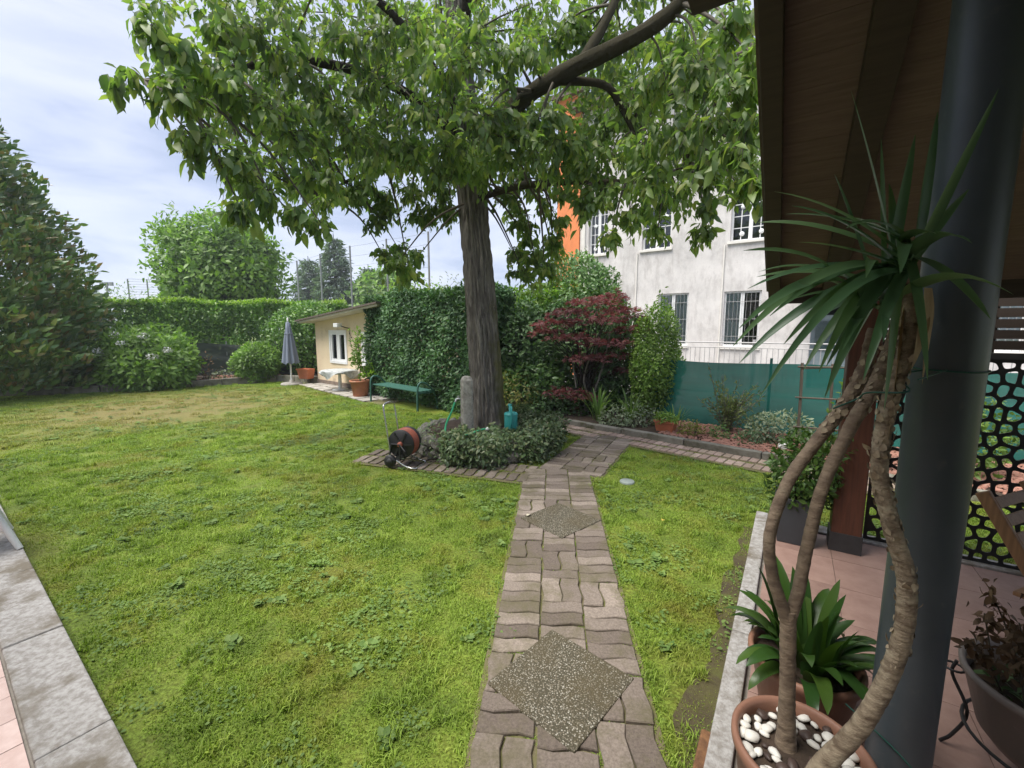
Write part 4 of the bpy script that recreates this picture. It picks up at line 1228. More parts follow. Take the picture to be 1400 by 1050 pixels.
twigs = MB()
LP, LD, LN, LS = [], [], [], []
for cx, cy, cz, cr in CLUSTERS:
    c = np.array([cx, cy, cz]) - TREE
    # feeder from the nearest limb
    i = int(np.argmin(np.linalg.norm(limb_arr - c, axis=1) + 0.3 * np.maximum(limb_arr[:, 2] - c[2], 0)))
    a = limb_arr[i]
    mid = (a + c) / 2 + np.array([0, 0, 0.12 * np.linalg.norm(c - a)]) + rng.normal(size=3) * 0.05
    q = smooth_path([a, mid, c], 5)
    twigs.tube(q, lerp_list([min(0.022, 0.008 + 0.012 * np.linalg.norm(c - a)), 0.005], len(q)), 5, cap=False)
    nt = int(np.clip(1 + 58 * cr, 4, 34)) if cz < 5.4 else 14
    for k in range(nt):
        u = rng.normal(size=3) * np.array([1, 1, 0.75]); u /= np.linalg.norm(u)
        s0 = c + u * cr * rng.uniform(0.0, 0.35)
        s1 = c + u * cr * rng.uniform(0.75, 1.15) + np.array([0, 0, -0.10 * cr - 0.05])
        m_ = (s0 + s1) / 2 + np.array([0, 0, 0.06])
        q = smooth_path([s0, m_, s1], 2)
        twigs.tube(q, lerp_list([0.004, 0.0018], len(q)), 3, cap=False)
        q = smooth_path([s0, m_, s1], 4)
        ax = nrm((s1 - s0)[None])[0]
        nl = rng.integers(9, 14)
        big = rng.uniform(.75, 1.15)
        for j in range(nl):
            t = (j + 0.8) / nl
            p = np.array(q[min(int(t * (len(q) - 1)), len(q) - 1)]) + rng.normal(size=3) * 0.012
            side = np.cross(ax, [0, 0, 1]) * (1 if j % 2 else -1)
            d = ax * 0.5 + side * rng.uniform(0.3, 1.0) + np.array([0, 0, -rng.uniform(0.1, 1.25)]) + rng.normal(size=3) * 0.38
            LP.append(p); LD.append(d)
            LN.append(np.array([0, 0, 1.0]) + side * 0.35 + rng.normal(size=3) * 0.55 + ax * 0.4)
            LS.append(big * rng.uniform(0.065, 0.142))
LP, LD, LN, LS = map(np.array, (LP, LD, LN, LS))
LP += rng.normal(size=LP.shape) * 0.02
twigs.build('twigs', 'twig', tree)['kind'] = 'stuff'
# the 300 leaves that show largest stand as leaves of their own, the rest as one crown
Wp = LP + TREE - CAM
fwd = Wp[:, 1] * math.cos(0.1281) - Wp[:, 2] * math.sin(0.1281)
upv = Wp[:, 1] * math.sin(0.1281) + Wp[:, 2] * math.cos(0.1281)
inview = (fwd > 0.5) & (np.abs(Wp[:, 0] / fwd) < 1.15) & (np.abs(upv / fwd) < 0.86)
score = np.where(inview, LS / np.maximum(fwd, .3), 0)
idx = np.argsort(-score)[:300]
msk = np.zeros(len(LP), bool); msk[idx] = True
leaf_parts(LP[msk], LD[msk], LN[msk], LS[msk], LEAF3, 'tree_leaf', tree)
leaves('crown', LP[~msk], LD[~msk], LN[~msk], LS[~msk], LEAF2, 'tree_leaf', tree)

# ------------------------------------------------------------------ round stone bed under the tree
RC = np.array([-0.42, 6.15])
ring = thing('tree_ring', 'round raised bed of rough stones around the big tree', 'planter', (*RC, 0))
def rock_mesh(seed, r=(1, 1, 1), sub=2, amp=0.22):
    bm = bmesh.new(); bmesh.ops.create_icosphere(bm, subdivisions=sub, radius=1)
    for v in bm.verts:
        f = 1 + amp * mnoise.noise(v.co * 1.3 + Vector((seed * 9.1, 0, 0))) * 2 + amp * 0.5 * mnoise.noise(v.co * 3 + Vector((0, seed * 5.3, 0)))
        v.co = Vector((v.co.x * f * r[0], v.co.y * f * r[1], v.co.z * f * r[2]))
    me = bpy.data.meshes.new('stone'); bm.to_mesh(me); bm.free()
    return me
RM = []
for i in range(6):
    me = rock_mesh(i, (1, 0.8, 0.7), 2); me.materials.append(M['rock']); RM.append(me)
for lay_, (nr, rr, zz, ss) in enumerate(((28, 0.94, 0.07, 0.135), (27, 0.89, 0.21, 0.118))):
    for i in range(nr):
        a = 2 * math.pi * (i + 0.5 * lay_) / nr
        o = obj('stone', RM[random.randrange(6)], None, ring, (rr * math.cos(a), rr * math.sin(a), zz + random.uniform(-.02, .03)))
        o.rotation_euler = (random.uniform(-.3, .3), random.uniform(-.3, .3), a + math.pi / 2 + random.uniform(-.4, .4))
        k = ss * random.uniform(.7, 1.1); o.scale = (k, k, k)
sm = MB()
sm.lathe([(0.84, 0.05), (0.80, 0.25), (0.5, 0.29), (0.0, 0.31)], 28)
sm.build('soil', 'bed_soil', ring)

# ivy hanging over the front and right side of the ring
n_ = 9500
a = rng.uniform(R(-165), R(75), n_)
t = rng.random(n_)
lumpy = 0.08 * np.sin(a * 7) + 0.06 * np.sin(a * 13 + 1)
rad = np.where(t < 0.5, 0.60 + t * 0.98, 1.09) + lumpy + rng.normal(size=n_) * 0.035
zz = np.where(t < 0.5, 0.36 - .02 * t + 0.03 * np.sin(a * 9), 0.35 - (t - 0.5) * 0.62) + rng.normal(size=n_) * 0.035 + lumpy * 0.3
fade = (a < R(-118)) & (rng.random(n_) < 0.88)
keep = (zz > 0.03) & ~fade
P = np.stack([rad * np.cos(a), rad * np.sin(a), zz], 1)[keep]
N = nrm(np.stack([np.cos(a), np.sin(a), np.where(t < .5, 1.2, 0.5)], 1))[keep]
D, Nn = orient(N, 0.45, 0.7, -0.35)
iv = leaves('ivy_ground_cover', P, D, Nn, 0.062 * rng.uniform(.6, 1.3, len(P)), LEAF, 'ivy_ground_leaf', None, 'stuff', (*RC, 0))
tag(iv, 'dark ivy spilling over the front of the round stone bed', 'ivy', kind='stuff')

# ------------------------------------------------------------------ stone water post, hose, watering can
wp = thing('water_post', 'rough granite tap post standing against the tree trunk', 'post', (-0.60, 5.66, 0.28), R(12))
pm_ = MB()
V, F = [], []
for i, (z, s) in enumerate([(0.0, .085), (0.1, .083), (0.3, .082), (0.5, .081), (0.68, .080), (0.74, .078), (0.785, .055), (0.80, .02)]):
    for k in range(16):
        an = 2 * math.pi * (k + .5) / 16
        c_, s_ = math.cos(an), math.sin(an)
        q = s * min(1 / max(abs(c_), 1e-3), 1 / max(abs(s_), 1e-3), 1.16)
        q *= 1 + 0.05 * mnoise.noise(Vector((c_ * 3, s_ * 3, z * 14)))
        V.append((c_ * q, s_ * q, z))
for i in range(7):
    for k in range(16):
        F.append((i * 16 + k, i * 16 + (k + 1) % 16, (i + 1) * 16 + (k + 1) % 16, (i + 1) * 16 + k))
F.append(tuple(range(7 * 16, 8 * 16)))
pm_.add(V, F).build('shaft', 'granite', wp)
bb = MB().box(-0.19, 0.12, -0.15, 0.11, -0.06, 0.04).build('basin', 'granite', wp, bevel=0.02)
tb = MB().tube([(-0.085, -0.02, 0.50), (-0.14, -0.03, 0.50), (-0.155, -0.035, 0.46)], 0.013, 8)
tb.box(-0.13, -0.10, -0.03, -0.015, 0.51, 0.54).build('tap', 'galvanised', wp)
hz = smooth_path([(-0.75, 5.60, 0.74), (-0.79, 5.56, 0.62), (-0.86, 5.50, 0.45), (-0.84, 5.42, 0.33), (-0.70, 5.36, 0.32), (-0.52, 5.33, 0.385), (-0.40, 5.36, 0.42), (-0.34, 5.42, 0.42)], 8)
gh = MB().tube(hz, 0.013, 8).build('green_hose', 'green_hose')
tag(gh, 'bright green hose looping down from the tap of the stone post', 'hose')
noz = MB().lathe([(0.0, 0), (0.022, 0.0), (0.026, 0.04), (0.02, 0.06), (0, 0.062)], 12).build('hose_coupling', 'white_plastic', None, loc=(-0.33, 5.42, 0.41))
noz.rotation_euler = (R(60), 0, R(60)); tag(noz, 'white plastic coupling at the end of the green hose', 'coupling')

can = thing('watering_can', 'teal plastic watering can standing in the ivy beside the trunk', 'watering can', (-0.015, 5.66, 0.36), R(-86))
MB().lathe([(0.0, 0), (0.083, 0.0), (0.088, 0.02), (0.088, 0.20), (0.084, 0.225), (0.05, 0.235), (0.05, 0.228), (0.0, 0.222)], 24).build('body', 'teal_plastic', can)
MB().lathe([(0.089, 0.195), (0.093, 0.2), (0.093, 0.21), (0.086, 0.212)], 24).build('rim', 'teal_plastic', can)
MB().tube(smooth_path([(0.03, 0, 0.225), (0.05, 0, 0.30), (0.10, 0, 0.315), (0.125, 0, 0.26), (0.12, 0, 0.12), (0.085, 0, 0.05)], 6), 0.013, 8).build('handle', 'teal_plastic', can)
MB().tube(smooth_path([(-0.08, 0, 0.05), (-0.14, 0, 0.14), (-0.22, 0, 0.27)], 5), [0.022] * 5 + [0.016] * 6, 8).build('spout', 'teal_plastic', can)
MB().lathe([(0.012, 0), (0.03, 0.03), (0.03, 0.04), (0, 0.042)], 14, T=Matrix.Translation((-0.215, 0, 0.26)) @ Matrix.Rotation(R(-38), 4, 'Y')).build('rose', 'teal_plastic', can)

# ------------------------------------------------------------------ hose reel on wheels
hr_ = thing('hose_reel', 'black wheeled hose reel wound with red brown hose and chrome handle', 'hose reel', (-1.34, 5.2, 0.02), R(-14))
hr_.scale = (.93, .93, .96)
def disc(mb, c, r, w, n=28, ax='Y', hole=0.0):
    T = Matrix.Translation(c) @ Matrix.Rotation(R(90), 4, 'X')
    mb.lathe([(hole, -w / 2), (r * .97, -w / 2), (r, -w / 2 + .008), (r, w / 2 - .008), (r * .97, w / 2), (hole, w / 2)], n, T=T)
Zd = 0.30
d_ = MB()
disc(d_, (0.02, -0.105, Zd), 0.185, 0.028)
fl = d_.build('drum_flange', 'black_plastic', hr_)
d_ = MB(); disc(d_, (0.02, 0.105, Zd), 0.185, 0.028); d_.build('drum_flange', 'black_plastic', hr_)
# ribs and hub on the near flange
rb = MB()
for k in range(6):
    an = k * math.pi / 3
    rb.bar((0.02 + 0.05 * math.cos(an), -0.125, Zd + 0.05 * math.sin(an)), (0.02 + 0.165 * math.cos(an), -0.125, Zd + 0.165 * math.sin(an)), 0.02, 0.018, (0, 1, 0))
rb.build('flange_rib', 'black_plastic', hr_)
d_ = MB(); disc(d_, (0.02, -0.135, Zd), 0.035, 0.03, 16); d_.build('hub', 'red_hose', hr_)
hs = MB()
for lay_ in range(3):
    for k in range(7 - lay_):
        y = -0.088 + 0.0265 * (k + 0.5 * lay_)
        r_ = 0.132 + 0.02 * lay_
        hs.tube([(0.02 + r_ * math.cos(q), y + 0.003 * math.sin(q), Zd + r_ * math.sin(q)) for q in np.linspace(0, 2 * math.pi, 29)[:-1]], 0.0135, 6, closed=True)
ho = hs.build('wound_hose', 'red_hose', hr_); ho['kind'] = 'stuff'
for y in (-0.15, 0.15):
    wm = MB(); disc(wm, (-0.12, y, 0.082), 0.08, 0.045, 22, hole=0.0)
    w_ = wm.build('wheel', 'black_plastic', hr_)
    wm = MB(); disc(wm, (-0.12, y + (-.026 if y < 0 else .026), 0.082), 0.042, 0.01, 16); wm.build('rim', 'shoe_metal', w_)
fr = MB()
for y in (-0.14, 0.14):
    fr.tube([(-0.14, y, 0.09), (-0.10, y, 0.30), (0.02, y, Zd)], 0.014, 6)
    fr.tube([(-0.12, y, 0.09), (0.02, y, 0.10), (0.02, y, Zd)], 0.014, 6)
    fr.bar((-0.15, y, 0.05), (0.06, y, 0.16), 0.02, 0.05)
fr.build('frame', 'black_plastic', hr_)
MB().tube(smooth_path([(-0.12, -0.14, 0.16), (-0.17, -0.14, 0.55), (-0.20, -0.135, 0.76), (-0.205, -0.09, 0.80), (-0.205, 0.0, 0.81), (-0.205, 0.09, 0.80), (-0.20, 0.135, 0.76), (-0.17, 0.14, 0.55), (-0.12, 0.14, 0.16)], 6), 0.011, 8).build('handle', 'chrome', hr_)
MB().tube(smooth_path([(-0.02, -0.17, 0.10), (0.12, -0.17, 0.03), (0.24, -0.15, 0.012), (0.26, 0.0, 0.012), (0.24, 0.15, 0.012), (0.12, 0.17, 0.03), (-0.02, 0.17, 0.10)], 6), 0.011, 8).build('stand', 'chrome', hr_)
MB().tube([(0.02, -0.15, Zd), (0.10, -0.155, Zd - .08), (0.10, -0.20, Zd - .08)], 0.011, 6).build('crank', 'black_plastic', hr_)

# ------------------------------------------------------------------ bench, umbrella, table, pots by the garden house
bn = thing('garden_bench', 'green slatted bench with curved metal arms in front of the ivy wall', 'bench', (-2.44, 9.46, 0), R(-43))
for k in range(5):
    MB().box(-0.92, 0.92, -0.2 + k * 0.085, -0.2 + k * 0.085 + 0.07, 0.40, 0.425).build('slat', 'bench_green', bn, bevel=0.005)
for x in (-0.93, 0.93):
    MB().tube(smooth_path([(x, -0.24, 0.0), (x, -0.235, 0.3), (x, -0.22, 0.52), (x, -0.15, 0.60), (x, -0.05, 0.585), (x, 0.05, 0.52), (x, 0.16, 0.40), (x, 0.24, 0.2), (x, 0.27, 0.0)], 5), 0.022, 8).build('leg', 'bench_green', bn)
    MB().bar((x, -0.23, 0.385), (x, 0.2, 0.385), 0.03, 0.03).build('crossbar', 'bench_green', bn)
MB().bar((-0.92, 0.0, 0.385), (0.92, 0.0, 0.385), 0.03, 0.02).build('stretcher', 'bench_green', bn)

um = thing('closed_umbrella', 'closed grey garden umbrella on a round base by the garden house', 'umbrella', (-6.68, 12.98, 0.0))
MB().lathe([(0, 0), (0.30, 0.0), (0.31, 0.03), (0.28, 0.07), (0.06, 0.09), (0.05, 0.16), (0, 0.16)], 24).build('base', 'stone_slab', um)
MB().tube([(0, 0, 0.05), (0, 0, 1.9)], 0.024, 8).build('pole', 'white_paint', um)
V, F = [], []
K = 48
prof = [(0.02, 1.90), (0.06, 1.86), (0.075, 1.70), (0.12, 1.4), (0.17, 1.0), (0.21, 0.66)]
for r_, z in prof:
    for k in range(K):
        an = 2 * math.pi * k / K
        rr = r_ * (1 + (0.22 * math.sin(8 * an) + 0.06 * math.sin(3 * an)) * min(1, (1.9 - z) / .5))
        V.append((rr * math.cos(an), rr * math.sin(an), z + (0.03 * math.sin(8 * an) if z < .7 else 0)))
for i in range(len(prof) - 1):
    for k in range(K):
        F.append((i * K + k, i * K + (k + 1) % K, (i + 1) * K + (k + 1) % K, (i + 1) * K + k))
cn = MB().add(V, F, True).build('canopy', 'umbrella_fabric', um)
MB().tube([(0.105 * math.cos(q), 0.105 * math.sin(q), 1.55) for q in np.linspace(0, 2 * math.pi, 24)[:-1]], 0.016, 5, closed=True).build('strap', 'umbrella_fabric', cn)
MB().lathe([(0.0, 0.12), (0.025, 0.09), (0.02, 0.03), (0.03, 0.0), (0, 0)], 10, c=(0, 0, 1.9)).build('finial', 'white_paint', um)

def terracotta_pot(name, label, loc, r, h, material='terracotta', soil=True, n=28, rim=0.03):
    p = thing(name, label, 'pot', loc)
    MB().lathe([(0, 0), (r * .68, 0), (r * .72, .01), (r * .95, h - rim * 1.6), (r * 1.03, h - rim * 1.5), (r * 1.05, h - .006), (r, h), (r * .93, h - .004), (r * .92, h - .03), (r * .9, h - .045)], n).build('pot_wall', material, p)
    if soil:
        MB().lathe([(r * .91, h - .05), (r * .5, h - .04), (0, h - .035)], n).build('soil', 'bed_soil', p)
    return p

boxp = thing('terracotta_trough', 'tapered terracotta trough on legs behind the closed umbrella', 'pot', (-6.38, 13.3, 0.05), R(-20))
boxp.scale = (.72, .72, .9)
MB().add([(-.24, -.15, .12), (.24, -.15, .12), (.24, .15, .12), (-.24, .15, .12), (-.32, -.2, .46), (.32, -.2, .46), (.32, .2, .46), (-.32, .2, .46), (-.30, -.18, .46), (.30, -.18, .46), (.30, .18, .46), (-.30, .18, .46), (-.28, -.16, .40), (.28, -.16, .40), (.28, .16, .40), (-.28, .16, .40)],
         [(3, 2, 1, 0), (0, 1, 5, 4), (1, 2, 6, 5), (2, 3, 7, 6), (3, 0, 4, 7), (4, 5, 9, 8), (5, 6, 10, 9), (6, 7, 11, 10), (7, 4, 8, 11), (8, 9, 13, 12), (9, 10, 14, 13), (10, 11, 15, 14), (11, 8, 12, 15), (12, 13, 14, 15)]).build('trough_wall', 'terracotta_plastic', boxp)
MB().box(-.335, .335, -.215, -.198, .42, .465).build('rim', 'terracotta_plastic', boxp)
for x in (-.22, .22):
    for y in (-.13, .13):
        MB().tube([(x, y, 0), (x, y, .13)], 0.012, 6).build('leg', 'shoe_metal', boxp)

tbl = thing('garden_table', 'round pedestal table under a patterned grey cloth by the garden house', 'table', (-4.72, 11.75, 0.02))
MB().tube([(0, 0, 0.03), (0, 0, 0.52)], [0.05, 0.04], 10).build('pedestal', 'white_paint', tbl)
MB().lathe([(0, 0), (0.22, 0), (0.2, 0.03), (0, 0.05)], 18).build('foot', 'white_paint', tbl)
MB().lathe([(0, 0.52), (0.46, 0.52), (0.46, 0.55), (0, 0.55)], 28).build('table_top', 'white_paint', tbl)
V, F = [], []
K = 60
for r_, z, am in ((0.0, .558, 0), (0.3, .558, 0), (0.465, .556, 0), (0.48, .53, .02), (0.485, .48, .05), (0.49, .43, .08)):
    for k in range(K):
        an = 2 * math.pi * k / K
        cr = 1 + am * math.sin(4 * an + .6) * 1.6 + am * .4 * math.sin(9 * an)
        V.append((r_ * cr * math.cos(an), r_ * cr * math.sin(an), z + (am * 1.2 * math.sin(4 * an) if am > .05 else 0)))
for i in range(5):
    for k in range(K):
        F.append((i * K + k, i * K + (k + 1) % K, (i + 1) * K + (k + 1) % K, (i + 1) * K + k))
tc_ = MB().add(V, F, True).build('tablecloth', 'tablecloth', None, loc=(-4.72, 11.75, 0.02))
tag(tc_, 'patterned grey cloth hanging in folds over the round table', 'tablecloth')

lp = terracotta_pot('terracotta_pot', 'round terracotta pot holding the small lemon tree on the patio', (-3.77, 10.62, 0.03), 0.24, 0.40)
tl_ = thing('lemon_tree', 'thin young lemon tree with sparse leaves in a terracotta pot', 'tree', (-3.77, 10.62, 0.38))
ltips = [(0.1, 0, 1.15), (-0.12, 0.05, 0.95), (0.28, 0, 0.42), (-0.2, 0.1, 0.6), (0.05, -0.2, 0.75), (0.3, -.1, .25), (-.05, .1, 1.25)]
st = MB()
st.tube(smooth_path([(0, 0, 0), (0.02, 0, 0.5), (-0.01, 0, 1.0)], 5), lerp_list([.016, .007], 11), 6)
st.build('trunk', 'twig', tl_)
st = MB()
PP = []
for t_ in ltips:
    b_ = np.array([0.01, 0, t_[2] * 0.55])
    q = smooth_path([b_, (b_ + np.array(t_)) / 2 + [0, 0, .05], t_], 4)
    st.tube(q, lerp_list([.007, .002], len(q)), 4)
    PP += [p + rng.normal(size=3) * 0.055 for p in q[2:] for _ in range(9)]
st.build('branches', 'twig', tl_)
PP = np.array(PP); D, Nn = orient(nrm(PP - [0, 0, .6]), .5, .8)
leaves('crown', PP, D, Nn, 0.10 * rng.uniform(.7, 1.2, len(PP)), LEAF, 'bright_leaf', tl_)

# grey canopy roof glimpsed behind the trunk
cp = thing('garden_canopy', 'pale grey sloping sheet roof in the shade right of the trunk', 'canopy', (-0.35, 9.9, 0))
V = [(-0.9, -0.5, 1.72), (0.48, -0.5, 1.56), (0.48, 0.9, 1.66), (-0.9, 0.9, 1.84)]
V += [(x, y, z + 0.03) for x, y, z in V]
MB().add(V, [(3, 2, 1, 0), (4, 5, 6, 7), (0, 1, 5, 4), (1, 2, 6, 5), (2, 3, 7, 6), (3, 0, 4, 7)]).build('roof_sheet', 'canopy_sheet', cp)
for x, y, z in ((-.8, -.4, 1.72), (.4, -.4, 1.58), (.4, .8, 1.66), (-.8, .8, 1.8)):
    MB().box(x - .03, x + .03, y - .03, y + .03, 0, z).build('post', 'dark_beam', cp)

# ================================================================== PLANTS
# magnolia at the far left
mg = thing('magnolia_tree', 'tall conical magnolia with dark glossy leaves at the left edge of the lawn', 'tree', (-14.3, 10.7, 0))
n_ = 34000
u = rng.random(n_)
h_ = 0.12 + 8.7 * (1 - np.sqrt(1 - u * 0.985))
an = rng.uniform(0, 2 * math.pi, n_)
R0 = 3.25 * np.clip(1 - (h_ / 8.9) ** 1.9, 0, 1) ** 0.9 * np.where(h_ < 0.9, 0.80 + 0.22 * h_, 1.0)
lum = 1 + 0.07 * np.sin(an * 7 + h_ * 2.2) + 0.06 * np.sin(an * 15 - h_ * 5.7) + 0.06 * np.sin(h_ * 8 + an * 5)
rr = R0 * lum * (1 - 0.42 * rng.random(n_) ** 1.5) + 0.03
P = np.stack([rr * np.cos(an), rr * np.sin(an), h_], 1)
N = nrm(np.stack([np.cos(an), np.sin(an), np.full(n_, .45)], 1))
D, Nn = orient(N, 0.75, 0.55, 0.25)
S = 0.21 * rng.uniform(.55, 1.3, n_)
Wp = P + np.array([-14.3, 10.7, 0]) - CAM
vis = (Wp[:, 0] / Wp[:, 1] > -1.18) & (rr > R0 * lum * 0.95) & ((N * -nrm(Wp)).sum(1) > 0.3)
idx = np.where(vis)[0][:300]
msk = np.zeros(n_, bool); msk[idx] = True
leaf_parts(P[msk], D[msk], Nn[msk], S[msk], BROAD, 'magnolia_leaf', mg)
leaves('crown', P[~msk], D[~msk], Nn[~msk], S[~msk], BROAD, 'magnolia_leaf', mg)
MB().tube(smooth_path([(0, 0, 0), (0.05, 0, 2), (0, 0, 4.5), (0, 0, 7)], 5), lerp_list([.17, .13, .07, .02], 16), 10).build('trunk', 'shaded_bark', mg)
stems('branches', (0, 0, 0.8), [(r_ * math.cos(q), r_ * math.sin(q), z) for r_, q, z in zip(rng.uniform(1.2, 2.2, 16), rng.uniform(0, 6.3, 16), rng.uniform(.8, 4, 16))], .035, 'shaded_bark', mg)

sb1 = shrub('flowering_bush', 'wide light green bush with a few white blooms beside the magnolia', (-10.3, 12.3, 0.72), (1.12, 0.95, 0.86), 6500, 0.16, 'hydrangea_leaf', BROAD, lump=.26)
for q in ((-0.45, -0.55, 1.52), (-.1, -.75, 1.30), (0.35, -0.6, 1.50), (0.95, -0.55, 1.12), (.75, -.85, .95), (-.7, -.8, 1.1)):
    P, N = blob(60, q, (.11, .11, .06), 0, .3)
    D, Nn = orient(N, .4, .8)
    leaves('flower', P, D, Nn, np.full(len(P), .06), LEAF0, 'white_petal', sb1)
shrub('round_bush', 'small rounded light green bush in front of the dark net', (-8.15, 13.75, 0.60), (0.66, 0.62, 0.58), 4200, 0.12, 'hydrangea_leaf', BROAD, lump=.16)
shrub('bare_shrub', 'thin brownish half bare shrub between the flowering bush and round bush', (-9.35, 13.1, 0.45), (0.42, 0.36, 0.42), 130, 0.09, 'dry_leaf', LEAF, nst=26, stem_r=.012, shell=.8)
shrub('laurel_bush', 'big leafy laurel bush behind the closed umbrella', (-7.1, 14.9, 1.15), (1.15, 0.9, 1.2), 7500, 0.13, 'laurel_leaf', LEAF, lump=.15)
shrub('low_plant', 'low grey green plant at the foot of the dark net', (-8.95, 13.55, .22), (.55, .25, .16), 220, .09, 'sage_leaf', LEAF, cat='plant', nst=4, stem_r=.006)

def box_hedge(name, label, o, rz, L, Dp, H, n, size, material, tpl, cat='hedge', top=None, wav=0.08, z0=0.05, stems_n=10):
    root = thing(name, label, cat, (*o, 0), rz)
    # front, back, ends, top
    areas = np.array([L * H, L * H * .35, Dp * H, Dp * H, L * Dp])
    k = rng.choice(5, n, p=areas / areas.sum())
    a, b, dep = rng.random(n), rng.random(n), 0.22 * rng.random(n) ** 1.5
    X = np.where(k < 2, a * L, np.where(k == 2, dep, np.where(k == 3, L - dep, a * L)))
    Y = np.where(k == 0, dep, np.where(k == 1, Dp - dep, b * Dp))
    Z = np.where(k == 4, H - dep, z0 + np.where(k < 2, b, a) * (H - z0))
    NX = np.where(k == 2, -1, np.where(k == 3, 1, 0.)); NY = np.where(k == 0, -1., np.where(k == 1, 1., 0)); NZ = np.where(k == 4, 1., 0)
    w = wav * (np.sin(X * 2.3 + Z * 1.7) + np.sin(X * 5.1 - Z * 3.1 + 2) * .6 + np.sin(Z * 6 + X) * .4)
    # rounded shoulders
    P = np.stack([X, Y, Z], 1)
    N = np.stack([NX, NY, NZ], 1)
    P += N * w[:, None]
    sh_ = np.clip((Z - (H - .3)) / .3, 0, 1) ** 2
    P[:, 1] += np.where(k == 0, .15 * sh_, 0)
    D, Nn = orient(N, 0.5, 0.7, 0.1)
    S = size * rng.uniform(.65, 1.25, n)
    leaves('foliage', P, D, Nn, S, tpl, material, root)
    if top:
        m_ = int(n * .16)
        P2 = np.stack([rng.random(m_) * L, rng.random(m_) * Dp, H - .02 + .12 * rng.random(m_)], 1)
        P2[:, 2] += wav * np.sin(P2[:, 0] * 2.3)
        D, Nn = orient(np.tile([0, -.3, 1.], (m_, 1)), .7, .6)
        leaves('young_shoots', P2, D, Nn, size * rng.uniform(.7, 1.2, m_), tpl, top, root)
    st = MB()
    for i in range(stems_n):
        x = L * (i + .5) / stems_n
        st.tube(smooth_path([(x, Dp / 2, 0), (x + .08, Dp / 2, H * .5), (x, Dp / 2, H * .9)], 3), [.035, .03, .03, .025, .02, .015, .01], 6)
    st.build('stem', 'twig', root)
    return root
box_hedge('laurel_hedge', 'long clipped laurel hedge with bright fresh tips along the far boundary', (-17.5, 13.4), R(13.5), 11.6, 1.1, 2.55, 24000, .14, 'laurel_leaf', LEAF, top='laurel_tip_leaf', wav=.06)
shrub('young_shrub', 'feathery pale shrub peeking over the long hedge', (-14.6, 16.2, 1.75), (1.0, .8, 1.35), 1500, .13, 'bright_leaf', LONG0, lump=.3, shell=.7)
dn = thing('shade_net', 'dark grey shade net sagging in front of the long hedge', 'net', (-10.9, 13.85, 0), R(8))
V, F = [], []
for i in range(61):
    x = 4.4 * i / 60
    for j in range(8):
        z = .18 + 1.02 * j / 7
        V.append((x, .04 * math.sin(z * 14 + x * 1.2) + .03 * math.sin(x * 5), z + .04 * math.sin(x * 2.2) * (j / 7)))
for i in range(60):
    for j in range(7):
        F.append((i * 8 + j, (i + 1) * 8 + j, (i + 1) * 8 + j + 1, i * 8 + j + 1))
MB().add(V, F, True).build('net', 'grey_net', dn)
for x in (0.1, 1.6, 3.1, 4.3):
    MB().tube([(x, .06, 0), (x, .06, 1.28)], .018, 6).build('post', 'far_metal', dn)

# background trees
def far_tree(name, label, base, c, r, n, size, material, tpl=LEAF0, lump=.35, nl=22):
    root = thing(name, label, 'tree', (*base, 0), group='trees beyond the garden')
    P, N = blob(int(n * .35), c, np.array(r) * .8, lump, .6, nl)
    PL, NL = [P], [N]
    K = 34
    for u in rdir(K):
        cc = np.array(c) + u * np.array(r) * rng.uniform(.62, .86)
        p_, n_2 = blob(int(n * .65 / K), cc, np.array(r) * rng.uniform(.22, .40), .35, .7)
        PL.append(p_); NL.append(n_2)
    P, N = np.concatenate(PL), np.concatenate(NL)
    D, Nn = orient(N, .5, .8)
    leaves('crown', P, D, Nn, size * rng.uniform(.6, 1.3, len(P)), tpl, material, root)
    MB().tube(smooth_path([(0, 0, 0), (0.1, 0, c[2] * .6), (0, 0, c[2] + r[2] * .4)], 5), lerp_list([.22, .15, .05], 11), 8).build('trunk', 'shaded_bark', root)
    stems('branches', (0, 0, c[2] * .5), [tuple(np.array(c) + rdir(1)[0] * np.array(r) * .75) for _ in range(9)], .07, 'shaded_bark', root)
    return root
far_tree('round_tree', 'full bright green round tree behind the long hedge', (-13.6, 20.5), (0, 0, 4.1), (2.45, 2.4, 2.65), 26000, .25, 'far_tree_leaf', LEAF, lump=.3)
far_tree('broad_tree', 'distant bushy broadleaf tree right of the conifers', (-13.6, 46), (0, 0, 3.8), (3.4, 3, 3.8), 9000, .5, 'far_tree_leaf')
far_tree('broad_tree', 'low distant broadleaf tree just behind the garden house roof', (-6.8, 32), (0, 0, 1.9), (3.2, 2, 2.3), 7000, .34, 'far_tree_leaf')
far_tree('broad_tree', 'dim low tree far off left of the round tree', (-38, 52), (0, 0, 2.6), (6, 4, 2.6), 6000, .55, 'far_tree_leaf')
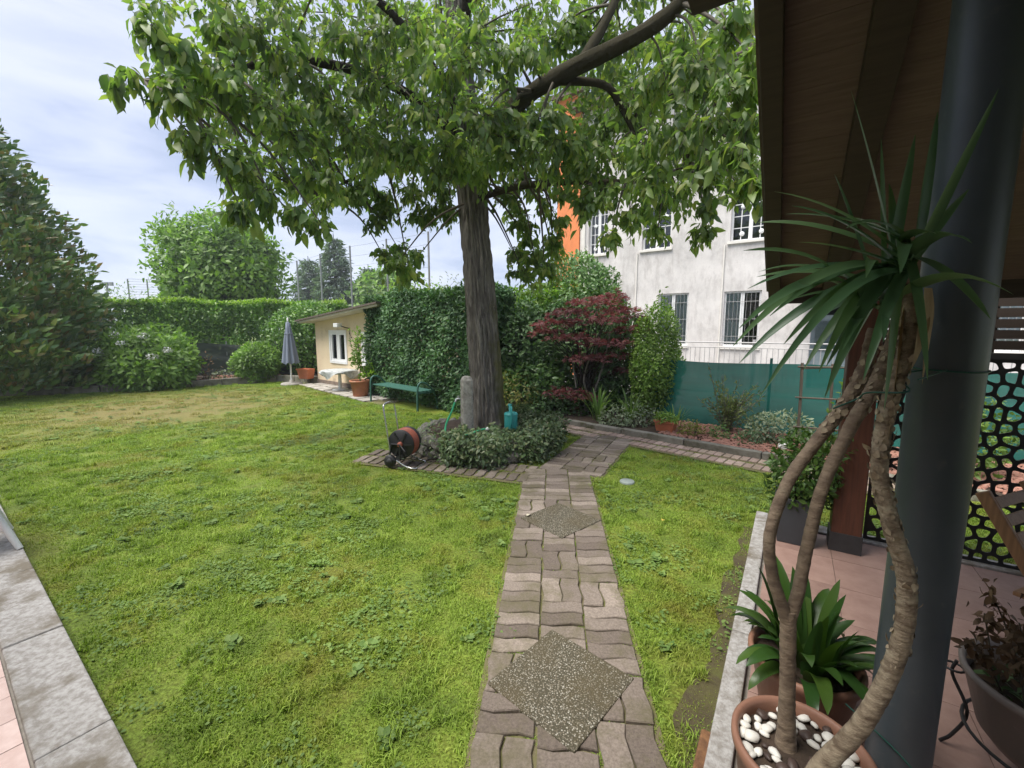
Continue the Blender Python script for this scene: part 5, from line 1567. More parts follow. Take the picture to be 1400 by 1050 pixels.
def conifer(name, label, base, H, Rb, n):
    root = thing(name, label, 'tree', (*base, 0), group='conifers beyond the garden')
    MB().tube([(0, 0, 0), (0, 0, H * .5), (0, 0, H)], [.3, .18, .03], 8).build('trunk', 'shaded_bark', root)
    P, D, N = [], [], []
    br = MB()
    tiers = int(H * 2.2)
    for i in range(tiers):
        z = H * (0.08 + 0.9 * i / tiers)
        rad = Rb * (1 - (z / H)) ** .85 + .25
        k = 9
        for j in range(k):
            q = 2 * math.pi * (j + rng.random()) / k + i
            Lb = rad * rng.uniform(.7, 1.1)
            d = np.array([math.cos(q), math.sin(q), -.12])
            br.tube([(0, 0, z), tuple(np.array([0, 0, z]) + d * Lb * .6), tuple(np.array([0, 0, z + .1]) + d * Lb)], [.035, .02, .006], 4, cap=False)
            m_ = max(8, int(2.6 * n * Lb / Rb))
            t = rng.random(m_) ** .6
            p = np.array([0, 0, z]) + d * (t * Lb)[:, None] + rng.normal(size=(m_, 3)) * np.array([.16, .16, .07])
            P.append(p); D.append(np.tile(d, (m_, 1)) + rng.normal(size=(m_, 3)) * .45 + [0, 0, -.1]); N.append(np.tile([0, 0, 1.], (m_, 1)) + rng.normal(size=(m_, 3)) * .4)
    br.build('branches', 'shaded_bark', root)
    P, D, N = map(np.concatenate, (P, D, N))
    leaves('crown', P, D, N, .5 * rng.uniform(.6, 1.2, len(P)), LONG0, 'hazed_needle', root)
conifer('conifer_tree', 'tallest haze tinted conifer behind the ball fence', (-18.2, 45.5), 11.3, 3.6, 40)
conifer('conifer_tree', 'shorter haze tinted conifer left of the tall one', (-21.6, 47), 9.3, 3.2, 36)
conifer('conifer_tree', 'narrow conifer right of the tall one behind the ball fence', (-15.6, 48), 8.6, 2.6, 36)

# ivy wall beside the garden house
box_hedge('ivy_wall', 'dense dark ivy hedge block behind the green bench', (-3.72, 11.02), R(-43.5), 4.0, 1.25, 2.5, 42000, .092, 'ivy_leaf', LEAF, wav=.055)
P = np.stack([rng.normal(size=420) * 1.1 + 1.6, rng.random(420) * 1.0, 2.42 + np.abs(rng.normal(size=420)) * .16], 1)
iw = thing('ivy_sprays', 'loose sprays growing out of the top of the ivy hedge', 'plant', (-3.72, 11.02, 0), R(-43.5))
P[:, 0] = np.clip(P[:, 0], .1, 3.6)
D, Nn = orient(np.tile([0, -.2, 1.], (len(P), 1)), .7, .6)
leaves('foliage', P, D, Nn, .085 * rng.uniform(.7, 1.2, len(P)), LONG0, 'olive_leaf', iw)
stems('stem', (1.8, .5, 1.6), [tuple(p) for p in P[:50]], .008, 'twig', iw, n=4)

# mass of shrubs right of the trunk
shrub('dark_shrub', 'dark leafy shrub in deep shade just right of the trunk', (0.15, 9.35, 1.0), (0.85, .6, 1.15), 8000, .11, 'dark_shrub_leaf', LEAF)
shrub('dark_shrub', 'dark broad shrub filling the shade behind the red maple', (1.25, 9.7, 1.05), (1.15, .7, 1.25), 11000, .11, 'dark_shrub_leaf', LEAF)
shrub('dark_shrub', 'dark shrub between maple and pale green column shrub', (2.25, 8.75, .8), (.7, .5, .95), 6500, .095, 'dark_shrub_leaf', LEAF)
shrub('leafy_bush', 'shaded leafy bush right of the watering can', (0.42, 8.75, .55), (.62, .42, .55), 2600, .12, 'camellia_leaf', BROAD)
shrub('bamboo_bush', 'bright yellow green arching bush above the shaded shrubs', (0.75, 10.3, 2.05), (1.05, .6, .55), 5000, .20, 'bright_leaf', LONG0, lump=.3, out=.5, up=-.4, shell=.6, stem_r=.015)
shrub('rounded_shrub', 'tall rounded glossy green shrub rising behind the red maple', (1.75, 10.6, 2.05), (.9, .75, 1.15), 11000, .105, 'camellia_leaf', LEAF, lump=.25)
shrub('column_shrub', 'upright column of small light green leaves beside the green net', (2.66, 7.95, .92), (.44, .40, .98), 10000, .066, 'euonymus_leaf', LEAF, lump=.32, shell=.45)
shrub('yellowish_bush', 'small yellowish bush behind the watering can', (0.12, 8.35, .38), (.38, .3, .36), 700, .07, 'yellow_shrub_leaf', LEAF)
shrub('ground_cover', 'low dark leafy plants along the path at the foot of the maple', (0.95, 8.28, .2), (.75, .28, .3), 1300, .085, 'dark_shrub_leaf', LEAF, cat='plant')
shrub('ground_cover', 'low grey green plants behind the kerb below the long strap leaves', (2.0, 7.25, .16), (.5, .18, .22), 700, .07, 'sage_leaf', LEAF, cat='plant')

# red japanese maple
mp = thing('japanese_maple', 'dark red japanese maple spreading in flat layers', 'tree', (1.42, 8.45, 0.05))
PADS = [(0.15, 0, 2.20, .50, .10), (0.70, .1, 2.02, .48, .09), (-.55, -.05, 1.80, .46, .09), (.15, -.2, 1.86, .52, .10), (.85, -.1, 1.66, .40, .09), (-.25, -.2, 1.52, .50, .09), (.35, -.3, 1.42, .52, .09), (.66, -.1, 1.16, .42, .08),
        (.02, -.3, 1.14, .42, .09), (-.38, -.35, .50, .40, .08), (-.12, -.4, .40, .36, .07), (.98, .1, 1.88, .30, .09), (-.72, .0, 1.62, .32, .08), (.52, 0, 2.28, .34, .09), (.78, -.2, .88, .28, .06), (-.3, 0, 2.0, .42, .09)]
PP, ND = [], []
bm_ = MB()
for x, y, z, r_, h2 in PADS:
    m_ = int(300 * r_)
    q = rng.uniform(0, 2 * math.pi, m_); rr = r_ * np.sqrt(rng.random(m_)) * (1 + .25 * np.sin(q * 5 + x * 7))
    p = np.stack([x + rr * np.cos(q), y + rr * .7 * np.sin(q), z - .25 * h2 * (rr / r_) ** 2 * 3 + rng.normal(size=m_) * h2 * .35], 1)
    PP.append(p); ND.append(np.stack([np.cos(q) * .5, np.sin(q) * .5, np.full(m_, .2)], 1))
    for s_ in range(4):
        t_ = p[rng.integers(m_)]
        bm_.tube(smooth_path([(0.05 * s_ - .08, 0, .1), (x * .35, y * .4, .25 + .45 * z), tuple(t_)], 4), lerp_list([.016, .003], 9), 5, cap=False)
PP, ND = np.concatenate(PP), np.concatenate(ND)
D = nrm(ND + rdir(len(PP)) * .5 + [0, 0, -.25]); Nn = nrm(np.tile([0, 0, 1.], (len(PP), 1)) + rdir(len(PP)) * .5)
leaves('crown', PP, D, Nn, .085 * rng.uniform(.7, 1.25, len(PP)), STAR, 'maple_leaf', mp)
tk = MB()
for q in ([(0, 0, 0), (.05, -.05, .35), (-.02, -.1, .7), (.12, -.1, 1.2)], [(0.04, 0, 0), (.22, -.08, .5), (.36, -.1, 1.0), (.5, 0, 1.6)], [(-.03, 0, 0), (-.16, -.05, .5), (-.25, 0, 1.2)]):
    qq = smooth_path(q, 5); tk.tube(qq, lerp_list([.028, .012], len(qq)), 7)
tk.build('trunk', 'grey_twig', mp)
bm_.build('branches', 'shaded_bark', mp)

# strap-leaved plants: every leaf a part
def strap_mesh(L, w, e0, bend, fold=.25, n=8, name='leaf'):
    """starts at the origin in the XZ plane, elevation e0, bends down by `bend` radians along its length"""
    V, F = [], []
    x = z = 0.0
    for i in range(n + 1):
        t = i / n
        el = e0 - bend * t ** 1.5
        hw = w / 2 * min(1, (.45 + 2.2 * t)) * (1 - t ** 3.2) ** .7 + .0008
        nx, nz = -math.sin(el), math.cos(el)
        V += [(x + nx * fold * hw, -hw, z + nz * fold * hw), (x, 0, z), (x + nx * fold * hw, hw, z + nz * fold * hw)]
        x += L / n * math.cos(el); z += L / n * math.sin(el)
    for i in range(n):
        a_ = 3 * i
        F += [(a_, a_ + 3, a_ + 4, a_ + 1), (a_ + 1, a_ + 4, a_ + 5, a_ + 2)]
    me = bpy.data.meshes.new(name); me.from_pydata(V, [], F); me.polygons.foreach_set('use_smooth', [True] * len(F)); me.update()
    return me
IR = [strap_mesh(l, w, R(e_), R(b_)) for l, w, e_, b_ in ((.62, .035, 84, 15), (.68, .035, 80, 35), (.7, .03, 74, 60), (.6, .032, 66, 75), (.55, .034, 78, 95))]
for me in IR: me.materials.append(M['strap_leaf'])
for name, label, c, k, s in (('iris_clump', 'tallest clump of upright sword leaves in front of the red maple', (1.55, 7.62, .06), 34, 1.05),
                             ('iris_clump', 'clump of arching strap leaves left of the light green column shrub', (2.05, 7.35, .06), 46, .9),
                             ('iris_clump', 'small clump of grassy leaves behind the orange flower box', (2.72, 7.05, .06), 26, .62)):
    r_ = thing(name, label, 'plant', c)
    for i in range(k):
        q = random.uniform(0, 2 * math.pi)
        o = obj('leaf', random.choice(IR), None, r_, (.10 * math.cos(q) * random.random(), .10 * math.sin(q) * random.random(), 0), (0, random.uniform(-.1, .1), q))
        o.scale = (s * random.uniform(.75, 1.1),) * 3

# shrubs in the bark bed
ol = thing('thin_shrub', 'thin grey stemmed shrub with narrow pale leaves in front of the green net', 'shrub', (3.40, 6.72, .06))
st = MB(); PP, DD = [], []
for i in range(46):
    q = rng.uniform(0, 2 * math.pi); sp = rng.uniform(.1, .62)
    tip = np.array([sp * math.cos(q), sp * .7 * math.sin(q), rng.uniform(.45, .98) - .35 * sp])
    if i == 0: tip = np.array([-.3, .1, 1.12])
    mid = tip * np.array([.35, .35, .5]) + rng.normal(size=3) * .03
    qq = smooth_path([(0.03 * math.cos(q), .03 * math.sin(q), 0), mid, tip], 5)
    st.tube(qq, lerp_list([.009, .003], len(qq)), 5, cap=False)
    m_ = rng.integers(14, 26)
    for j in range(m_):
        t_ = 0.45 + .55 * j / m_
        PP.append(np.array(qq[int(t_ * (len(qq) - 1))]) + rng.normal(size=3) * .02); DD.append((tip - mid) / np.linalg.norm(tip - mid) * .6 + rng.normal(size=3) * .6)
st.build('stem', 'grey_twig', ol)
PP, DD = np.array(PP), np.array(DD)
leaves('foliage', PP, DD, rdir(len(PP)) + [0, 0, .8], .085 * rng.uniform(.6, 1.2, len(PP)), LONG0, 'olive_leaf', ol)
shrub('silver_bush', 'low mound of silvery grey green leaves in the bark bed', (3.88, 6.18, .2), (.46, .32, .27), 1500, .062, 'sage_leaf', LEAF, lump=.12)
shrub('small_bush', 'tiny green cushion plant in the bark in front of the grey stemmed shrub', (3.12, 6.35, .14), (.14, .13, .13), 420, .035, 'camellia_leaf', LEAF)
shrub('small_bush', 'flat green cushion plant in the bark in front of the silvery mound', (3.50, 6.05, .12), (.24, .14, .10), 480, .04, 'ivy_leaf', LEAF)
fb = thing('flower_box', 'orange plastic flower box on the kerb of the bark bed', 'pot', (2.47, 6.78, .065), R(-44))
MB().add([(-.13, -.07, 0), (.13, -.07, 0), (.13, .07, 0), (-.13, .07, 0), (-.16, -.09, .17), (.16, -.09, .17), (.16, .09, .17), (-.16, .09, .17), (-.15, -.08, .17), (.15, -.08, .17), (.15, .08, .17), (-.15, .08, .17), (-.145, -.075, .14), (.145, -.075, .14), (.145, .075, .14), (-.145, .075, .14)],
         [(3, 2, 1, 0), (0, 1, 5, 4), (1, 2, 6, 5), (2, 3, 7, 6), (3, 0, 4, 7), (4, 5, 9, 8), (5, 6, 10, 9), (6, 7, 11, 10), (7, 4, 8, 11), (8, 9, 13, 12), (9, 10, 14, 13), (10, 11, 15, 14), (11, 8, 12, 15), (12, 13, 14, 15)]).build('box_wall', 'terracotta_plastic', fb)
MB().box(-.168, .168, -.098, -.088, .145, .175).build('rim', 'terracotta_plastic', fb)
P, N = blob(420, (0, 0, .2), (.19, .11, .09), .2, .5); D, Nn = orient(N, .6, .7)
fp = thing('box_plant', 'bushy light green plant filling the orange flower box', 'plant', (2.47, 6.78, .065), R(-44))
leaves('foliage', P, D, Nn, .045 * rng.uniform(.7, 1.2, len(P)), LEAF, 'euonymus_leaf', fp)
shrub('small_bush', 'small leafy plant with yellow tips right of the orange flower box', (2.78, 6.55, .13), (.17, .15, .13), 340, .05, 'yellow_shrub_leaf', LEAF)
rk = obj('boulder', rock_mesh(3, (1, .7, .5), 2), 'white_pebble', None, (3.75, 5.75, .10)); rk.scale = (.10, .10, .10)
tag(rk, 'pale rounded stone lying on the bark in front of the silvery mound', 'stone')
rk = obj('boulder', rock_mesh(5, (1, .7, .5), 2), 'dark_pebble', None, (3.95, 5.42, .10)); rk.scale = (.13, .13, .12)
tag(rk, 'dark flat stone lying on the bark near the wooden trellis', 'stone')
# bushes further right seen through the lattice
for (x, y, s, lb) in ((5.1, 4.75, .5, 'leafy bush seen through the lattice beside the timber post'), (6.3, 4.1, .62, 'leafy bush seen through the upper lattice'), (7.6, 3.0, .55, 'leafy bush at the far right behind the lattice')):
    shrub('bed_bush', lb, (x, y, s * .9), (s * .8, s * .7, s), 1300, .07, 'euonymus_leaf', LEAF)

# trellis of round stakes
trl = thing('wooden_trellis', 'rustic trellis frame of round wooden stakes in the bark bed', 'trellis', (3.66, 5.42, .05), R(-35))
for x, y, h2 in ((0, 0, 1.22), (.78, 0.02, 1.26), (.32, .32, 1.2)):
    MB().tube(smooth_path([(x, y, 0), (x + .01, y, h2 * .5), (x - .005, y, h2)], 3), .017, 8).build('stake', 'stake_wood', trl)
for z in (.40, .78, 1.17):
    MB().tube([(-.05, -.02, z), (.85, .0, z + .02)], .012, 6).build('crossbar', 'stake_wood', trl)
MB().tube([(0, 0.0, 1.15), (.34, .34, 1.16)], .012, 6).build('crossbar', 'stake_wood', trl)
vn = thing('climbing_vine', 'thin green vine climbing the wooden trellis', 'plant', (3.66, 5.42, .05), R(-35))
qq = smooth_path([(.3, .3, 0), (.33, .26, .4), (.42, .1, .75), (.5, .02, 1.05)], 6)
MB().tube(qq, .005, 4).build('stem', 'twig', vn)
PP = np.repeat(np.array(qq), 7, 0) + rng.normal(size=(len(qq) * 7, 3)) * .05
D, Nn = orient(rdir(len(PP)), .5, .6)
leaves('foliage', PP, D, Nn, .07 * rng.uniform(.7, 1.2, len(PP)), LEAF, 'bright_leaf', vn)

# ================================================================== TERRACE THINGS
# lattice screen with rounded cells
def lattice(W, Hh, cell, inset):
    nx, ny = int(W / cell), int(Hh / cell)
    S_ = []
    for j in range(-1, ny + 1):
        for i in range(-1, nx + 1):
            S_.append(((i + .5 + (.5 if j % 2 else 0) + random.uniform(-.27, .27)) * W / nx, (j + .5 + random.uniform(-.27, .27)) * Hh / ny))
    S_ = np.array(S_)
    def clip(poly, n, c):
        out = []
        for a_, b_ in zip(poly, poly[1:] + poly[:1]):
            da, db = a_ @ n - c, b_ @ n - c
            if da <= 0: out.append(a_)
            if (da < 0 < db) or (db < 0 < da): out.append(a_ + (b_ - a_) * (da / (da - db)))
        return out
    holes = []
    e_ = .022
    for i, p in enumerate(S_):
        poly = [np.array(q) for q in ((e_, e_), (W - e_, e_), (W - e_, Hh - e_), (e_, Hh - e_))]
        dd = np.linalg.norm(S_ - p, axis=1)
        for j in np.argsort(dd)[1:22]:
            n_v = (S_[j] - p) / dd[j]
            poly = clip(poly, n_v, ((S_[j] + p) / 2) @ n_v - inset)
            if len(poly) < 3: break
        if len(poly) < 3: continue
        ar = 0.5 * abs(sum(a_[0] * b_[1] - a_[1] * b_[0] for a_, b_ in zip(poly, poly[1:] + poly[:1])))
        if ar < .0012: continue
        for _ in range(2):
            new = []
            for a_, b_ in zip(poly, poly[1:] + poly[:1]):
                new += [a_ * .8 + b_ * .2, a_ * .2 + b_ * .8]
            poly = new
        cl = [poly[0]]
        for q in poly[1:]:
            if np.linalg.norm(q - cl[-1]) > .004: cl.append(q)
        if len(cl) > 3: holes.append(cl)
    bm = bmesh.new(); ed = []
    for loop in [[np.array(q) for q in ((0, 0), (W, 0), (W, Hh), (0, Hh))]] + holes:
        vs_ = [bm.verts.new((q[0], 0, q[1])) for q in loop]
        ed += [bm.edges.new((vs_[i], vs_[(i + 1) % len(vs_)])) for i in range(len(vs_))]
    bmesh.ops.triangle_fill(bm, use_beauty=True, use_dissolve=False, edges=ed)
    me = bpy.data.meshes.new('screen'); bm.to_mesh(me); bm.free()
    return me
ls = thing('lattice_screen', 'black cut-out metal screen with irregular rounded cells beside the timber post', 'screen', (*tl(0.72, -0.10), 0.10), TA)
sc_o = obj('cutout_panel', lattice(2.3, 1.40, .082, .0115), 'lattice_black', ls)
sd = sc_o.modifiers.new('solid', 'SOLIDIFY'); sd.thickness = .006
MB().box(-.02, 2.32, -.015, .015, 1.40, 1.44).build('top_rail', 'shoe_metal', ls)
for k in range(6):
    MB().box(-.02, 2.32, -.02, .02, 1.462 + k * .070, 1.462 + k * .070 + .058).build('slat', 'dark_beam', ls)
for x in (.55, 1.1, 1.65, 2.2):
    MB().box(x - .015, x + .015, .022, .04, 1.44, 1.88).build('upright', 'dark_beam', ls)

# column
COLP = (1.265, 1.25)
cl_ = thing('steel_column', 'thick dark grey round column holding the terrace roof', 'column', (*COLP, .082))
MB().lathe([(.082, 0), (.082, .4), (.0815, 1.0), (.082, 1.7), (.082, 2.82)], 48).build('shaft', 'column_paint', cl_)
MB().lathe([(.0, .012), (.13, .012), (.13, 0), (.0, 0)], 32).build('base_plate', 'column_paint', cl_)

# square planter with bush
pl = thing('square_planter', 'tall anthracite square planter at the terrace corner', 'pot', (*tl(0.28, -0.36), .083), TA)
def taper(b, t, h, wall):
    V = []
    for s_, z in ((b, 0), (t, h), (t - wall, h), (t - wall - .01, h - .06)):
        V += [(-s_, -s_, z), (s_, -s_, z), (s_, s_, z), (-s_, s_, z)]
    F = [(3, 2, 1, 0)]
    for i in range(3):
        F += [(4 * i + k, 4 * i + (k + 1) % 4, 4 * i + 4 + (k + 1) % 4, 4 * i + 4 + k) for k in range(4)]
    return V, F
V, F = taper(.115, .15, .36, .014)
MB().add(V, F).build('pot_wall', 'anthracite_pot', pl, bevel=.006)
MB().box(-.13, .13, -.13, .13, .28, .305).build('soil', 'bed_soil', pl)
ps = thing('planter_bush', 'bushy small leaved shrub spilling out of the anthracite planter', 'shrub', (*tl(0.28, -0.36), .385), TA)
P, N = blob(1900, (.05, .02, .20), (.20, .20, .28), .3, .55, zmin=-.14); D, Nn = orient(N, .5, .7)
leaves('foliage', P, D, Nn, .055 * rng.uniform(.65, 1.25, len(P)), LEAF, 'pot_shrub_leaf', ps)
stems('stem', (0, 0, -.08), [tuple(p * .8) for p in P[:14]], .008, 'twig', ps)

# yucca pot
YC = np.array([0.885, 1.165, 0.115])
yp = thing('yucca_pot', 'brown plastic pot with rolled rim at the foot of the yucca', 'pot', (YC[0], YC[1], .084))
MB().lathe([(0, 0), (.14, 0), (.145, .01), (.178, .30), (.186, .305), (.192, .325), (.192, .345), (.184, .352), (.174, .348), (.170, .335), (.165, .28)], 48).build('pot_wall', 'brown_pot', yp)
MB().lathe([(.168, .305), (.1, .315), (0, .32)], 32).build('soil', 'bed_soil', yp)

yu = thing('yucca_plant', 'yucca with bent ringed stems and long sword leaves tied to the dark column', 'yucca', (YC[0], YC[1], .40))
O_ = np.array([YC[0], YC[1], .40])
def ringed(path_pts, radii, material, name='stem', n=18, step=.012, scars=True):
    q = smooth_path([np.array(p) - O_ for p in path_pts], 14)
    rad = lerp_list(radii, len(q))
    # resample finely
    q = np.array(q); seg = np.linalg.norm(np.diff(q, axis=0), axis=1); s = np.concatenate([[0], np.cumsum(seg)])
    m_ = int(s[-1] / .006)
    t_ = np.linspace(0, s[-1], m_)
    Q = np.stack([np.interp(t_, s, q[:, i]) for i in range(3)], 1); rr = np.interp(t_, s, rad)
    ph = rng.random() * 6
    def wob(i, k):
        a_ = 2 * math.pi * k / n
        tt = t_[i]
        ringp = (tt / .026 + .35 * math.sin(a_ + tt * 9) + .25 * math.sin(2 * a_ + ph)) % 1
        rg = (.02 + .10 * (tt / s[-1]) ** 1.3 if scars else .03) * (1 - ringp) ** 1.5
        return 1 + rg + .06 * mnoise.noise(Vector((math.cos(a_) * 2, math.sin(a_) * 2, tt * 22))) + .05 * mnoise.noise(Vector((math.cos(a_) * 5, math.sin(a_) * 5, tt * 60)))
    o = MB().tube(Q, list(rr), n, wob=wob).build(name, material, yu)
    return Q, rr
ringed([(.862, 1.20, .36), (.858, 1.20, .44), (.852, 1.20, .55), (.845, 1.20, .66), (.835, 1.20, .80), (.832, 1.20, .86)], [0.0376, 0.0261, 0.0224, 0.0213, 0.0219, 0.0201], 'yucca_bark_dark', scars=False)
Ql, _ = ringed([(.832, 1.20, .82), (.80, 1.20, .90), (.775, 1.20, .97), (.757, 1.20, 1.10), (.81, 1.22, 1.25), (.90, 1.25, 1.36), (.98, 1.265, 1.46), (1.04, 1.27, 1.58), (1.055, 1.265, 1.70)], [0.0182, 0.0170, 0.0164, 0.0158, 0.0164, 0.0170, 0.0176, 0.0182, 0.0158], 'yucca_bark_dark')
Qm, _ = ringed([(.835, 1.20, .82), (.855, 1.20, .92), (.872, 1.20, 1.08), (.90, 1.20, 1.25), (.965, 1.205, 1.42), (1.03, 1.21, 1.55), (1.07, 1.205, 1.70), (1.07, 1.20, 1.80)], [0.0182, 0.0170, 0.0164, 0.0158, 0.0170, 0.0176, 0.0182, 0.0164], 'yucca_bark_dark')
Qr, _ = ringed([(.84, 1.075, .385), (.88, 1.075, .47), (.97, 1.06, .63), (1.03, 1.05, .85), (1.03, 1.05, 1.04), (.99, 1.07, 1.19), (.955, 1.085, 1.34), (.975, 1.10, 1.51), (1.02, 1.115, 1.66), (1.025, 1.125, 1.79)], [0.0273, 0.0255, 0.0231, 0.0213, 0.0206, 0.0194, 0.0182, 0.0182, 0.0189, 0.0170], 'yucca_bark')
# ragged pale leaf scars ringing the upper stems
P, D, N, S = [], [], [], []
for Qs, lo, step, rb in ((Qr, .30, 3, .0200), (Ql, .66, 3, .0180), (Qm, .66, 3, .0180)):
    for i in range(int(len(Qs) * lo), len(Qs) - 8, step):
        t_ = nrm((Qs[i + 1] - Qs[i - 1])[None])[0]
        u0 = np.cross(t_, [0.3, 1, 0]); u0 /= np.linalg.norm(u0); v0 = np.cross(t_, u0)
        for kk in range(7):
            q = 2 * math.pi * (kk + rng.random() * .6) / 7 + i
            u = u0 * math.cos(q) + v0 * math.sin(q)
            if rng.random() < .3: continue
            P.append(Qs[i] + u * rb); D.append(t_ * rng.choice([1, 1, -1]) + u * rng.uniform(.02, .3) + rng.normal(size=3) * .3); N.append(u); S.append(rng.uniform(.010, .027))
leaves('leaf_scars', np.array(P), np.array(D), np.array(N), np.array(S), (BROAD[0] * np.array([1, 1.7, 1]), BROAD[1]), 'yucca_scar', yu)

def blade_between(a, b, w, lift, nseg=10, twist=0.0):
    """sword leaf as an arc from a to b"""
    a, b = np.array(a, float), np.array(b, float)
    L = np.linalg.norm(b - a)
    side0 = nrm(np.cross(b - a, [0.15, -0.55, .8])[None])[0]
    V, F = [], []
    for i in range(nseg + 1):
        t = i / nseg
        p = a + (b - a) * t + np.array([0, 0, lift * L * 4 * t * (1 - t)])
        hw = w / 2 * (min(1, .55 + 1.8 * t)) * (1 - t ** 2.4) ** .8 + .0006
        tn = (b - a) + np.array([0, 0, lift * L * 4 * (1 - 2 * t)]); tn /= np.linalg.norm(tn)
        sd_ = side0 - tn * (side0 @ tn); sd_ /= np.linalg.norm(sd_)
        up_ = np.cross(sd_, tn)
        c_, s_ = math.cos(twist * t), math.sin(twist * t)
        sd_, up_ = sd_ * c_ + up_ * s_, up_ * c_ - sd_ * s_
        V += [tuple(p - sd_ * hw + up_ * hw * .35), tuple(p), tuple(p + sd_ * hw + up_ * hw * .35)]
    for i in range(nseg):
        q = 3 * i
        F += [(q, q + 3, q + 4, q + 1), (q + 1, q + 4, q + 5, q + 2)]
    return V, F
HEADS = [np.array([1.01, 1.16, 1.86]), np.array([1.04, 1.24, 1.78]), np.array([1.0, 1.13, 1.84])]
TIPS = [(.80, 1.1, 2.26, .02), (.98, 1.22, 2.2, .0), (1.045, 1.0, 2.21, .0), (1.03, 1.12, 2.22, .02), (.78, 1.1, 2.07, .03), (.58, 1.0, 2.0, .06), (.7, 1.15, 1.99, .06), (.51, .98, 1.87, .08), (.77, 1.2, 1.93, .06),
        (.5, .98, 1.66, .14), (.48, .92, 1.70, .12), (.62, 1.05, 1.73, .12), (.69, 1.1, 1.66, .12), (.77, 1.2, 1.78, .08), (.78, 1.15, 1.59, .12), (.84, 1.15, 1.60, .10), (.89, 1.3, 1.72, .08), (.56, .96, 1.55, .16), (.77, 1.05, 1.53, .12),
        (.78, 1.02, 1.65, .13), (.82, 1.0, 1.58, .12), (1.0, 1.3, 1.60, .1), (1.07, 1.22, 2.21, .02), (1.09, 1.08, 2.03, .03), (.97, 1.0, 1.58, .12), (.84, .98, 1.67, .12), (1.11, 1.40, 1.70, .08), (1.18, 1.42, 2.15, .03), (.97, 1.4, 1.86, .06), (1.03, 1.4, 2.04, .05),
        (.66, 1.25, 1.60, .13), (.72, 1.3, 1.85, .08), (.60, 1.12, 1.80, .1), (.9, .95, 1.9, .05), (.7, .98, 1.60, .14), (.92, 1.05, 1.50, .1), (1.02, .93, 1.72, .1)]
for _ in range(9):
    q_, e_ = random.uniform(2.2, 4.6), random.uniform(-.8, .5)
    l_ = random.uniform(.30, .47)
    TIPS.append((1.02 + l_ * math.cos(q_) * math.cos(e_), 1.16 + .8 * l_ * math.sin(q_) * math.cos(e_), 1.84 + l_ * math.sin(e_) * .9, .12 - .08 * max(e_, 0)))
for i, (x, y, z, lf) in enumerate(TIPS):
    h_ = HEADS[i % 3] + rng.normal(size=3) * np.array([.012, .012, .03])
    V, F = blade_between(h_ - O_, np.array([x, y, z]) - O_, random.uniform(.024, .037), lf, twist=random.uniform(-.5, .5))
    MB().add(V, F, True).build('leaf', 'yucca_leaf', yu)
for a_, b_, w in (((1.035, 1.10, 1.80), (1.03, 1.075, 1.56), .045), ((1.02, 1.13, 1.76), (.955, 1.07, 1.42), .04), ((1.04, 1.10, 1.74), (.985, 1.06, 1.60), .03)):
    V, F = blade_between(np.array(a_) - O_, np.array(b_) - O_, w, .02, twist=.6)
    MB().add(V, F, True).build('dead_leaf', 'dead_leaf', yu)['label'] = 'dry tan leaf hanging from the yucca head'

# pebbles on the yucca soil
PB = []
for i in range(6):
    me = rock_mesh(20 + i, (1, .62 + .08 * i, .45 + .04 * i), 2, .13)
    me.polygons.foreach_set('use_smooth', [True] * len(me.polygons))
    PB.append(me)
PBD = [m_.copy() for m_ in PB]
for m_ in PB: m_.materials.append(M['white_pebble'])
for m_ in PBD: m_.materials.append(M['dark_pebble'])
placed = []
tries = 0
while len(placed) < 62 and tries < 6000:
    tries += 1
    q, r_ = random.uniform(0, 2 * math.pi), .158 * math.sqrt(random.random())
    x, y = YC[0] + r_ * math.cos(q), YC[1] + r_ * math.sin(q)
    if math.hypot(x - .862, y - 1.2) < .058 or math.hypot(x - .85, y - 1.075) < .055:
        continue
    if any(math.hypot(x - a_, y - b_) < .024 for a_, b_ in placed):
        continue
    placed.append((x, y))
    dark = random.random() < .28 or math.hypot(x - .87, y - 1.15) < .05
    o = obj('dark_pebble' if dark else 'white_pebble', random.choice(PBD if dark else PB), None, None, (x, y, .084 + .318 + random.uniform(0, .008)), (random.uniform(-.3, .3), random.uniform(-.3, .3), random.uniform(0, 6.3)))
    k = random.uniform(.012, .024); o.scale = (k, k, k)
    if dark: tag(o, 'smooth dark brown pebble on the soil of the yucca pot', 'pebble', 'dark pebbles in the yucca pot')
    else: tag(o, 'smooth white pebble on the soil of the yucca pot', 'pebble', 'white pebbles in the yucca pot')

